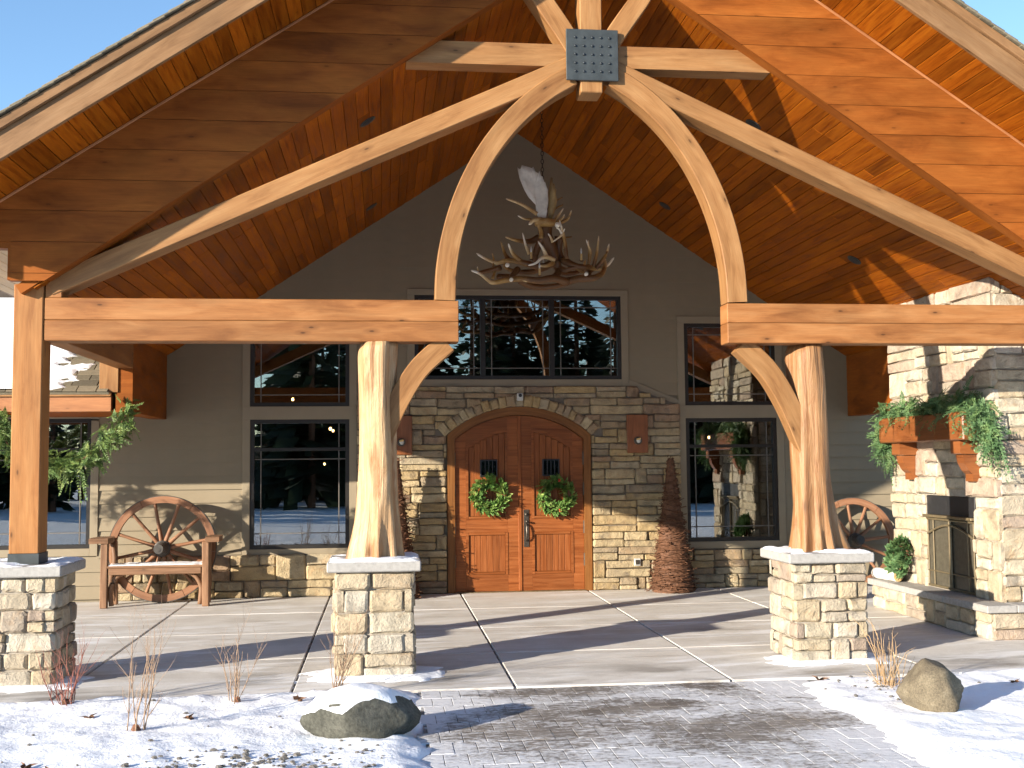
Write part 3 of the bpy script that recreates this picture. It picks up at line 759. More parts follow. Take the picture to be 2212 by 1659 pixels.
q.tube([(1.927, LY-.036, .94), (1.927, LY-.10, .95)], [.012, .016], 6); q.tube([(1.927, LY-.036, 1.04), (1.927, LY-.055, 1.04)], .022, 10)
q.build('door_pull', M['handle'], door, (1.927, LY, .8), True)
box('threshold', (XC-.885, YW-.10, 0), (XC+.885, YW+.03, .011), M['brass'], door, .003)

# ---- left wing: eave, snowy shingle roof, soffit
WE = 13.40
box('wing_fascia', (-8.4, WE, 2.372), (-3.10, WE+.05, 2.545), M['wingfascia'], lodge, .004)
box('wing_drip_board', (-8.4, WE-.03, 2.545), (-3.10, WE+.05, 2.590), M['timber'], lodge, .003)
box('wing_soffit', (-8.4, WE+.05, 2.395), (-3.11, YW-.01, 2.415), M['ceiling'], lodge, .002)
WS = .62
wr = prism('wing_roof', [(-8.4, -.03), (-3.12, -.03), (-3.12, 0), (-8.4, 0)], 0, 1, M['shingle'], None); bpy.data.objects.remove(wr)
mb = MB(); L = 2.6; a_ = math.atan(WS)
def wpt(x, s, h=0): return Vector((x, WE-.05+s*math.cos(a_)-h*math.sin(a_), 2.592+s*math.sin(a_)+h*math.cos(a_)))
c8 = [wpt(-8.4, 0, -.03), wpt(-3.12, 0, -.03), wpt(-3.12, L, -.03), wpt(-8.4, L, -.03), wpt(-8.4, 0, 0), wpt(-3.12, 0, 0), wpt(-3.12, L, 0), wpt(-8.4, L, 0)]
mb.v += c8; mb.t += [0]*8; mb.f += [(0, 3, 2, 1), (4, 5, 6, 7), (0, 1, 5, 4), (1, 2, 6, 5), (2, 3, 7, 6), (3, 0, 4, 7)]
wroof = mb.build('wing_roof', M['shingle'], lodge, wpt(-5, 0))
rng = random.Random(4); ex = .135
for r_ in range(16):
    x = -3.125; off = rng.uniform(0, .2); first = True
    while x > -5.2:
        wv = rng.uniform(.14, .34) if not first else .08+off; first = False; x0 = max(x-wv, -5.3)
        me = box_mesh(round(x-x0-.008, 2), .20, .014, .003, M['shingle'])
        p = wpt((x+x0)/2, r_*ex+.09, .010+rng.uniform(0, .004)); fx = Vector((1, 0, 0)); fz = Vector((0, -math.sin(a_+.055), math.cos(a_+.055)))
        fz = Vector((0, -math.sin(a_-.06), math.cos(a_-.06)))
        O('shingle', me, wroof, frame_mx(p, fx, fz.cross(fx), fz)); x = x0
# snow lying on the shingles
xs = [-8.3+i*.05 for i in range(104)]; ss = [.005+i*.03 for i in range(86)]; vs = []; k = len(xs); fs = []
for s in ss:
    for x in xs:
        st_ = (s/ex) % 1
        cov = smooth(-3.45, -4.15, x)*1.1+.48+.55*fbm(x*1.0, s*2.2, 3.0)+.25*fbm(x+5, s, 9)-.55*smooth(-3.9, -3.2, x) - .30*abs(st_-.55)
        h = .030*smooth(.30, .75, cov)
        vs.append(wpt(x, s, (.016+h) if h > .002 else -.02))
for j in range(len(ss)-1):
    for i in range(k-1):
        q4 = (j*k+i, j*k+i+1, (j+1)*k+i+1, (j+1)*k+i); fs.append(q4)
O('snow_layer', mesh('snow_layer', vs, fs, M['snow'], smooth=True), wroof)

# ================================================================== PORCH ROOF
roof = thing('porch_roof', (XC, 12, 0), 'steep gabled porch roof with stained board ceiling, deep rake frieze and shingles', 'roof')
def on_slope(side, s, y, apex, h=0):
    """point s metres down the slope from the ridge; h is height above that plane"""
    return Vector((XC+side*(s*cs_+h*sn_), y, apex-s*sn_+h*cs_))
def slab_mesh(side, s0, s1, y0, y1, apex, h0, h1):
    m = MB(); m.v += [on_slope(side, s, y, apex, h) for (s, y, h) in ((s0, y0, h0), (s1, y0, h0), (s1, y1, h0), (s0, y1, h0), (s0, y0, h1), (s1, y0, h1), (s1, y1, h1), (s0, y1, h1))]
    m.t += [0]*8; m.f += [(0, 3, 2, 1), (4, 5, 6, 7), (0, 1, 5, 4), (1, 2, 6, 5), (2, 3, 7, 6), (3, 0, 4, 7)]; return m
CS = 4.70/cs_                                           # slope length of the ceiling
ES = 5.45/cs_
rng = random.Random(8); BW = .131
for side in (-1, 1):
    deck = slab_mesh(side, -.02, CS+.1, YF+.02, YW+.3, CA, .022, .10).build('ceiling', M['frieze'], roof, on_slope(side, CS/2, 12, CA)); recalc(deck.data)
    top = slab_mesh(side, -.05, ES+.02, YR+.04, YW+.9, SA, .022, .25).build('roof_deck', M['frieze'], roof, on_slope(side, ES/2, 12, SA)); recalc(top.data)
    fx = Vector((0, 1, 0)); fz = Vector((side*sn_, 0, cs_)); fy = fz.cross(fx)
    s = .01; i = 0
    while s < CS-.02:
        y = YF+.025; y_end = YW+.05; cuts = []
        c = y+rng.uniform(.5, 2.6)
        while c < y_end-.5: cuts.append(c); c += rng.uniform(1.5, 3.6)
        bw = min(BW, CS+.02-s)
        for a, b in zip([y]+cuts, cuts+[y_end]):
            L = round(b-a, 2); me = box_mesh(L-.003, bw-.0045, .018, .0035, M['ceiling'])
            O('board', me, deck, frame_mx(on_slope(side, s+bw/2, (a+b)/2, CA, .010+rng.uniform(-.0008, .0008)), fx, fy, fz))
        s += BW
    s = .01
    while s < ES-.02:
        bw = min(BW, ES-s); me = box_mesh(YF-YR-.05, bw-.0045, .018, .0035, M['ceiling'])
        O('board', me, top, frame_mx(on_slope(side, s+bw/2, (YF+YR+.02)/2, SA, .010), fx, fy, fz)); s += BW
    # rake boards: broad face, upper shadow board and shingle courses above
    nl = .02
    def slope_stick(nm, h0, h1, y0, y1, mat, s0=-.0, s1=ES):
        p0, p1 = on_slope(side, s0, (y0+y1)/2, SA, (h0+h1)/2), on_slope(side, s1, (y0+y1)/2, SA, (h0+h1)/2)
        return stick(nm, p0, p1, y1-y0, h1-h0, mat, roof, c=.004)
    slope_stick('rake_board', .0, .185, YR, YR+.045, M['fascia']); slope_stick('rake_trim', .187, .262, YR-.035, YR+.045, M['fascia'])
    s = 0; i = 0
    while s < ES+.16:
        p = on_slope(side, s+.11, (YR-.06+YW+.9)/2, SA, .275+.006); f2 = Vector((side*math.sin(ang-.05), 0, math.cos(ang-.05)))
        f1 = Vector((0, 1, 0)); O('shingle_course', box_mesh(YW+.9-YR+.06, .24, .016, .003, M['shingle']), roof, frame_mx(p, f1, f2.cross(f1), f2)); s += .14; i += 1
    slope_stick('frieze_trim', -.024, -.002, YF-.022, YF+.002, M['wingfascia'])
    # eave: flat soffit, fascia, boxed beam to the wall and deeper box over the wing
    xo = XC+side*5.71; xi = XC+side*4.89; xb0, xb1 = sorted((XC+side*4.70, XC+side*4.89))
    n = 6
    for q_ in range(n):
        a, b = sorted((xi+(xo-xi)*q_/n, xi+(xo-xi)*(q_+1)/n)); box('soffit_board', (a+.002, YF+.01, 3.545), (b-.002, 13.38 if side < 0 else 15.4, 3.563), M['snowlit_soffit'], roof, .003, 'y')
    a, b = sorted((xo, xo+side*.04)); box('eave_fascia', (a, YR+.05, 3.552), (b, 15.6, 3.78), M['fascia'], roof, .004, 'y')
    box('eave_beam', (xb0, 9.96, 2.868), (xb1, WE+.005, 3.6), M['beam'], roof, .006, 'y')
    a, b = (xb0-.04, xb1) if side < 0 else (xb0, xb1+.04)
    bx_ = box('eave_box', (xb0, WE, 2.36), (xb1, YW-.008, 3.6), M['frieze'], roof, .004, 'y')
    a, b = sorted((XC+side*4.86, XC+side*5.07)); box('corner_board', (a, WE-.02, 2.592), (b, WE+.003, 3.5), M['timber'], roof, .004, 'z')
    # frieze of level boards
    rowh = .262; z = 2.95+.14*side; fb = None
    zl = lambda x: CA-SL*abs(x-XC)
    back = prism('frieze', [(XC+side*4.90, 3.28), (XC+side*4.58, 3.285), (XC+side*.0, CA+.0), (XC, SA+.02), (XC+side*5.71, SA+.15-SL*5.71), (XC+side*5.71, 3.55), (XC+side*4.90, 3.54)], YF+.006, YF+.12, M['frieze'], roof)
    while z < SA:
        z0, z1 = max(z, 3.27), min(z+rowh-.004, SA-.03)
        if z1-z0 > .03:
            inn = lambda zz: max(0.0, (CA-zz)/SL) if zz < CA else 0.0
            lo_lim = 4.87 if z1 < 3.64 else 5.71
            outr = lambda zz: min(lo_lim, (SA-zz)/SL)
            zs = sorted({z0, z1, *([CA] if z0 < CA < z1 else []), *([SA-SL*lo_lim] if z0 < SA-SL*lo_lim < z1 else [])})
            po = [(XC+side*min(inn(q_), outr(q_)-.001), q_) for q_ in zs]+[(XC+side*outr(q_), q_) for q_ in zs[::-1]]
            off = rng.uniform(-.0015, .0015)
            prism('board', po, YF-.018+off, YF+.0055, M['frieze'], back)
        z += rowh
for i, (x, y, z, side, lb) in enumerate(((-.148, 10.73, 5.01, -1, 'recessed ceiling light on left slope nearest the frieze'), (-.16, 12.37, 4.99, -1, 'recessed ceiling light on left slope just above the long diagonal brace'),
        (-.15, 14.36, 5.01, -1, 'recessed ceiling light on left slope below the diagonal brace, nearest the wall'), (3.69, 14.44, 5.10, 1, 'recessed ceiling light on right slope beside the curved brace, nearest the wall'),
        (3.69, 10.83, 5.10, 1, 'recessed ceiling light on right slope peeping over the diagonal brace'), (5.33, 12.27, 4.01, 1, 'recessed ceiling light low on the right slope above the beam'))):
    nrm = Vector((-side*sn_, 0, -cs_)); p = on_slope(side, abs(x-XC)/cs_, y, CA, 0)
    e = thing('recessed_light', p, lb, 'light', 'recessed ceiling lights')
    q = MB(); q.tube([p+nrm*.0, p+nrm*.006], .085, 20); q.build('trim_ring', M['steel'], e, p)
    q = MB(); q.tube([p+nrm*.0065, p+nrm*.009], .06, 18); q.build('lens', M['blackmetal'], e, p)

# ================================================================== TRUSS
YT0, YT1 = 9.70, 9.93
tr = thing('timber_truss', (XC, 9.8, 2.8), 'timber truss with curved arch braces meeting at a square steel plate', 'truss')
def half_beam(x0, x1, z0, z1, zm):
    box('beam_timber', (x0, YT0+.012, zm+.001), (x1, YT1, z1), M['beam'], tr, .006); box('beam_timber', (x0, YT0+.012, z0), (x1, YT1, zm-.001), M['beam'], tr, .006)
half_beam(-2.795, .645, 2.79, 3.15, 2.965); half_beam(3.03, 6.475, 2.785, 3.14, 2.965)
prism('collar_tie', [(XC-1.64, 5.245), (XC+1.64, 5.245), (XC+1.35, 5.445), (XC-1.35, 5.445)], YT0+.02, YT1-.01, M['timber'], tr)
curved('diagonal_brace', [(1.70, 5.275), (-.52, 4.266), (-2.76, 3.248)], .172, YT0+.01, YT1, M['timber'], tr, 12)
curved('diagonal_brace', [(1.98, 5.257), (4.20, 4.242), (6.42, 3.228)], .172, YT0+.01, YT1, M['timber'], tr, 10)
box('brace_seat', (-2.79, YT0+.02, 3.151), (-2.66, YT1, 3.27), M['beam'], tr, .004)
ell = lambda x0, a, sg: [(x0+sg*a*(1-math.cos(t)), 3.150+2.2*math.sin(t)) for t in [math.asin(.915)*i/9 for i in range(10)]]
curved('arch_brace', ell(.53, 1.9, 1), .180, YT0, YT1-.02, M['timber'], tr, 4)
curved('arch_brace', ell(3.125, 1.83, -1), .185, YT0, YT1-.02, M['timber'], tr, 4)
curved('knee_brace', [(.545, 2.788), (.30, 2.56), (.12, 2.27), (-.03, 1.93), (-.12, 1.66)], .185, YT0+.06, YT1, M['timber'], tr, 8)
curved('knee_brace', [(3.19, 2.783), (3.43, 2.55), (3.60, 2.27), (3.74, 1.95), (3.85, 1.66)], .185, YT0+.10, YT1+.02, M['timber'], tr, 8)
curved('upper_brace', [(1.70, 5.40), (1.56, 5.62), (1.40, 5.86), (1.30, 6.02)], .175, YT0, YT1-.02, M['timber'], tr, 6)
curved('upper_brace', [(1.98, 5.42), (2.11, 5.62), (2.28, 5.86), (2.38, 6.02)], .175, YT0, YT1-.02, M['timber'], tr, 6)
box('king_post', (1.735, YT0-.022, 5.005), (1.932, YT1, 6.38), M['timber'], tr, .008, 'z')
gp = box('gusset_plate', (1.605, YT0-.048, 5.105), (2.07, YT0-.024, 5.565), M['steel'], tr, .003)
for i in range(5):
    for j in range(5):
        x, z = 1.605+.08+i*.0765, 5.105+.078+j*.0765
        q = MB(); q.tube([(x, YT0-.047, z), (x, YT0-.056, z), (x, YT0-.0605, z)], [.011, .011, .006], 8); q.build('bolt', M['bolt'], gp, (x, YT0-.05, z), True)

# ================================================================== PIERS AND POSTS
def pier(cx, cy, w, h, label, seed, snow=True):
    rng = random.Random(seed); t = thing('stone_pier', (cx, cy, 0), label, 'pier', 'stone piers under the porch posts')
    core = w/2-.036; box('core', (cx-core, cy-core, 0), (cx+core, cy+core, h), M['mortar_light'], t, 0)
    z = .0; k = 0
    hs = []
    while z < h-.02:
        hh = rng.uniform(.13, .20)
        if h-(z+hh) < .10: hh = h-z
        hs.append((z, hh)); z += hh
    for i, (z, hh) in enumerate(hs):
        for f in range(4):
            full = (i+f) % 2 == 0; L = w if full else w-.15
            o, ux, nr = [((cx-L/2, cy-w/2+.08, z), (1, 0, 0), (0, -1, 0)), ((cx+w/2-.08, cy-L/2, z), (0, 1, 0), (1, 0, 0)),
                         ((cx+L/2, cy+w/2-.08, z), (-1, 0, 0), (0, 1, 0)), ((cx-w/2+.08, cy+L/2, z), (0, -1, 0), (-1, 0, 0))][f]
            x = 0; R = []; g = .009
            while x < L-.01:
                ww = rng.uniform(.14, .34)
                if L-(x+ww) < .12: ww = L-x
                if hh > .155 and rng.random() < .38:
                    s = rng.uniform(.4, .6); R += [(x, 0, x+ww, hh*s), (x, hh*s, x+ww, hh)]
                else: R.append((x, 0, x+ww, hh))
                x += ww
            lay_stones([(a+g/2, b+g/2, c-g/2, d-g/2) for a, b, c, d in R], o, ux, nr, t, rng, M['stonep'], (.068, .102))
    box('cap', (cx-w/2-.055, cy-w/2-.055, h+.001), (cx+w/2+.055, cy+w/2+.055, h+.085), M['capstone'], t, .010)
    if snow:
        q = MB(); n = 26; c = w/2+.05
        for j in range(n+1):
            for i in range(n+1):
                x, y = -c+2*c*i/n, -c+2*c*j/n; ed = min(c-abs(x), c-abs(y))
                hh = .022*smooth(-.05, .5, .25+fbm(x+seed, y, 3.5)*.9)*smooth(0, .05, ed+.012*fbm(x*3, y*3+seed, 4)); q.v.append(Vector((cx+x, cy+y, h+.085+(hh if hh > .0012 else -.004)))); q.t.append(0)
        for j in range(n):
            for i in range(n): q.f.append((j*(n+1)+i, j*(n+1)+i+1, (j+1)*(n+1)+i+1, (j+1)*(n+1)+i))
        q.build('snow_cover', M['snow'], t, (cx, cy, h+.085), True)
    return t
pier(-2.945, 9.86, .66, .87, 'stone pier under the square timber post, at the left edge', 31)
pier(-.08, 9.83, .66, .86, 'stone pier under the pale log post, left of the doors', 46)
pier(3.86, 9.92, .66, .85, 'stone pier under the orange log post, right of the doors', 62)
sp = thing('timber_post', (-2.92, 9.82, .955), 'square orange stained timber post on the leftmost stone pier', 'post')
box('shaft', (-3.035, 9.70, 1.04), (-2.80, 9.94, 3.262), M['timber_post'], sp, .008, 'z')
box('steel_shoe', (-3.04, 9.692, .956), (-2.794, 9.948, 1.045), M['steel'], sp, .003)

def log_post(cx, cy, z0, z1, prof, label, seed, lobes, dark):
    """peeled cedar trunk with a flared, fluted foot"""
    rng = random.Random(seed); t = thing('log_post', (cx, cy, z0), label, 'post', 'log posts on stone piers')
    K = 56; N = 46; vs = []; uv = []; ph = [rng.uniform(0, 6.28) for _ in range(6)]
    for i in range(N+1):
        u = i/N; z = z0+(z1-z0)*u
        for a, b in zip(prof, prof[1:]):
            if a[0] <= u <= b[0]:
                f = (u-a[0])/(b[0]-a[0]); f = f*f*(3-2*f); dxx = a[1]+(b[1]-a[1])*f; r = a[2]+(b[2]-a[2])*f
        fl_ = (1-u)**5.5
        for k in range(K+1):
            th = 2*math.pi*k/K; rr = r
            for (la, lw, lh) in lobes:
                d = math.atan2(math.sin(th-la), math.cos(th-la)); rr += lh*fl_*math.exp(-(d/lw)**2)
            tw = th+.35*u
            face = 7; seg = abs(math.sin(tw*face/2+ph[0]+.5*noise.noise(Vector((z*1.4, seed, 0))))); rr *= 1-.075*(1-seg)                       # drawknife flats
            rr += .010*math.sin(3*tw+ph[1]+2.5*u)+.008*math.sin(5*tw+ph[2]-3*u)+.010*noise.noise(Vector((math.cos(th)*1.6, math.sin(th)*1.6, z*1.1+seed)))
            if u > .93: rr *= 1-.25*((u-.93)/.07)**2*max(0, math.cos(th-math.pi*1.15))
            vs.append((dxx+rr*math.cos(th), rr*math.sin(th), z-z0)); uv.append((z, th*.17+seed))
    fs = [(i*(K+1)+k, i*(K+1)+k+1, (i+1)*(K+1)+k+1, (i+1)*(K+1)+k) for i in range(N) for k in range(K)]
    fs.append(tuple(range(N*(K+1), N*(K+1)+K)))
    me = mesh('trunk', vs, fs, M['log2' if dark else 'log'], uv, True); O('trunk', me, t, Matrix.Translation((cx, cy, z0))); return t
log_post(-.055, 9.84, .945, 2.79, [(0, -.015, .170), (.2, 0, .163), (.45, 0.005, .163), (.75, .0, .166), (1, 0, .178)], 'pale peeled log post with flared foot on stone pier left of doors', 3,
         [(rad(195), .26, .095), (rad(238), .16, .06), (rad(275), .2, .085), (rad(318), .2, .07), (rad(352), .22, .075), (rad(90), .5, .06), (rad(40), .3, .06), (rad(140), .3, .06)], 0)
log_post(3.82, 9.92, .935, 2.783, [(0, .02, .175), (.2, .015, .168), (.45, .01, .168), (.8, .0, .165), (1, -.01, .165)], 'orange toned log post with flared foot on stone pier right of doors', 9,
         [(rad(192), .25, .07), (rad(232), .17, .065), (rad(268), .17, .075), (rad(300), .16, .085), (rad(340), .22, .16), (rad(90), .5, .06), (rad(40), .3, .06), (rad(140), .3, .06)], 1)

# ================================================================== FIREPLACE
fp = thing('outdoor_fireplace', (6.4, 11.7, 0), 'tall stone outdoor fireplace with raised hearth at the right of the porch', 'fireplace')
FX = 6.0; CY0, CY1, CT = 10.62, 12.95, 3.56
mb = MB(); fb0, fb1, fbz0, fbz1 = 11.08, 12.12, .34, 1.345
for a, b, c, d in rect_minus(CY0+.032, CY1-.032, 0, CT+.02, [(fb0, fb1, fbz0, fbz1)]): addbox(mb, FX+.032, 7.2, a, b, c, d)
chim = mb.build('chimney', M['mortar_light'], fp, (6.4, 11.7, 0))
mb = MB(); addbox(mb, 6.45, 6.5, fb0, fb1, fbz0, fbz1); mb.build('firebox', M['firebox'], fp, (6.45, 11.6, .8))
rng = random.Random(77)
def cut_box(rects, f):
    out = []
    for a, b, c, d in rects:
        if c > f[0] and a < f[1] and d > f[2] and b < f[3]:
            zo = (min(d, f[3])-max(b, f[2]))/(d-b)
            if zo < .5 and b < f[2]: out.append((a, b, c, f[2]-.004)); continue
            if zo < .5 and d > f[3]: out.append((a, f[3]+.004, c, d)); continue
            if a < f[0]: out.append((a, b, f[0]-.004, d))
            if c > f[1]: out.append((f[1]+.004, b, c, d))
            continue
        out.append((a, b, c, d))
    return [r for r in out if r[2]-r[0] > .03 and r[3]-r[1] > .03]
W1 = CY1-CY0
rs = cut_box(ashlar(W1, CT, rng, (.22, .34), (.34, .72)), (CY1-fb1, CY1-fb0, fbz0, fbz1))
lay_stones(rs, (FX+.065, CY1, 0), (0, -1, 0), (-1, 0, 0), chim, rng, M['stonec'], (.055, .09))
rs = ashlar(1.1, CT+.0, rng, (.22, .34), (.30, .6)); lay_stones(rs, (FX+.03, CY0+.065, 0), (1, 0, 0), (0, -1, 0), chim, rng, M['stonec'], (.055, .085))
rs = ashlar(.8, CT, rng, (.22, .34), (.30, .6)); lay_stones(rs, (FX+.9, CY1-.065, 0), (-1, 0, 0), (0, 1, 0), chim, rng, M['stonec'], (.055, .085))
# hearth
HX, HY0, HY1 = 5.76, 10.41, 13.06
hb = box('hearth', (HX+.034, HY0+.034, 0), (7.1, HY1-.05, .262), M['mortar_light'], fp, 0)
lay_stones(ashlar(HY1-HY0, .262, rng, (.24, .28), (.3, .62)), (HX+.065, HY1, 0), (0, -1, 0), (-1, 0, 0), hb, rng, M['stonec'], (.055, .075))
lay_stones(ashlar(1.3, .262, rng, (.24, .28), (.3, .62)), (HX+.03, HY0+.065, 0), (1, 0, 0), (0, -1, 0), hb, rng, M['stonec'], (.055, .075))
for (a, b) in ((HY0-.035, 11.25), (11.255, 12.15), (12.155, HY1+.03)): box('hearth_slab', (HX-.035, a, .264), (FX+.03 if a > 10.5 else FX+.03, b, .335), M['capstone'], fp, .008)
box('hearth_slab', (FX+.034, HY0-.035, .264), (7.1, CY0-.005, .335), M['capstone'], fp, .008)
# screen and doors in the firebox
sx = FX+.0
box('lintel_plate', (sx+.02, fb0+.004, 1.135), (sx+.05, fb1-.004, fbz1-.004), M['blackmetal'], fp, .003, 'y')
box('screen_hood', (sx-.035, fb0-.01, 1.105), (sx+.03, fb1+.01, 1.133), M['brass'], fp, .004, 'y')
sc_ = box('fire_screen', (sx+.03, fb0+.006, .345), (sx+.034, fb1-.006, 1.10), simple('screen_glass', (.085, .075, .055), .22, None, .8), fp, 0, 'y')
def rod(p0, p1, r=.010): q = MB(); q.tube([p0, p1], r, 6); return q.build('screen_bar', M['brass'], sc_, p0)
ys = [fb0+.03, fb0+.15, (fb0+fb1)/2-.016, (fb0+fb1)/2+.016, fb1-.15, fb1-.03]
for y in ys: rod((sx+.012, y, .345), (sx+.012, y, 1.09), .012 if y in ys[2:4] else .008)
for zz in (.36, .52, 1.085): rod((sx+.008, fb0+.02, zz), (sx+.008, fb1-.02, zz), .012 if zz != .52 else .008)
q = MB(); q.tube([(sx+.006, fb0+.03+(fb1-fb0-.06)*i/20, .92+.11*math.sin(math.pi*i/20)) for i in range(21)], .012, 6); q.build('screen_bar', M['brass'], sc_, (sx, 11.6, 1))
# mantel and corbels
mt = box('mantel', (5.75, 10.76, 1.93), (FX+.02, 12.70, 2.215), M['mantel'], fp, .012, 'y')
for y in (11.02, 12.38):
    def cor(nm, poly, hw):
        vs = [(p[0]-5.9, s*hw, p[1]-1.7) for s in (-1, 1) for p in poly]; n = len(poly)
        fs = [tuple(range(n)), tuple(range(2*n-1, n-1, -1))]+[(i, (i+1) % n, n+(i+1) % n, n+i) for i in range(n)]
        me = mesh(nm, vs, fs, M['mantel']); recalc(me); box_uv(me); O(nm, me, mt, Matrix.Translation((5.9, y, 1.7)))
    cor('corbel', [(FX+.02, 1.928), (5.80, 1.928), (5.80, 1.80), (5.81, 1.79), (FX+.02, 1.79)], .10)
    cor('corbel', [(FX+.02, 1.788), (5.84, 1.788), (5.855, 1.70), (5.90, 1.62), (5.94, 1.585), (5.94, 1.51), (FX+.02, 1.51)], .075)

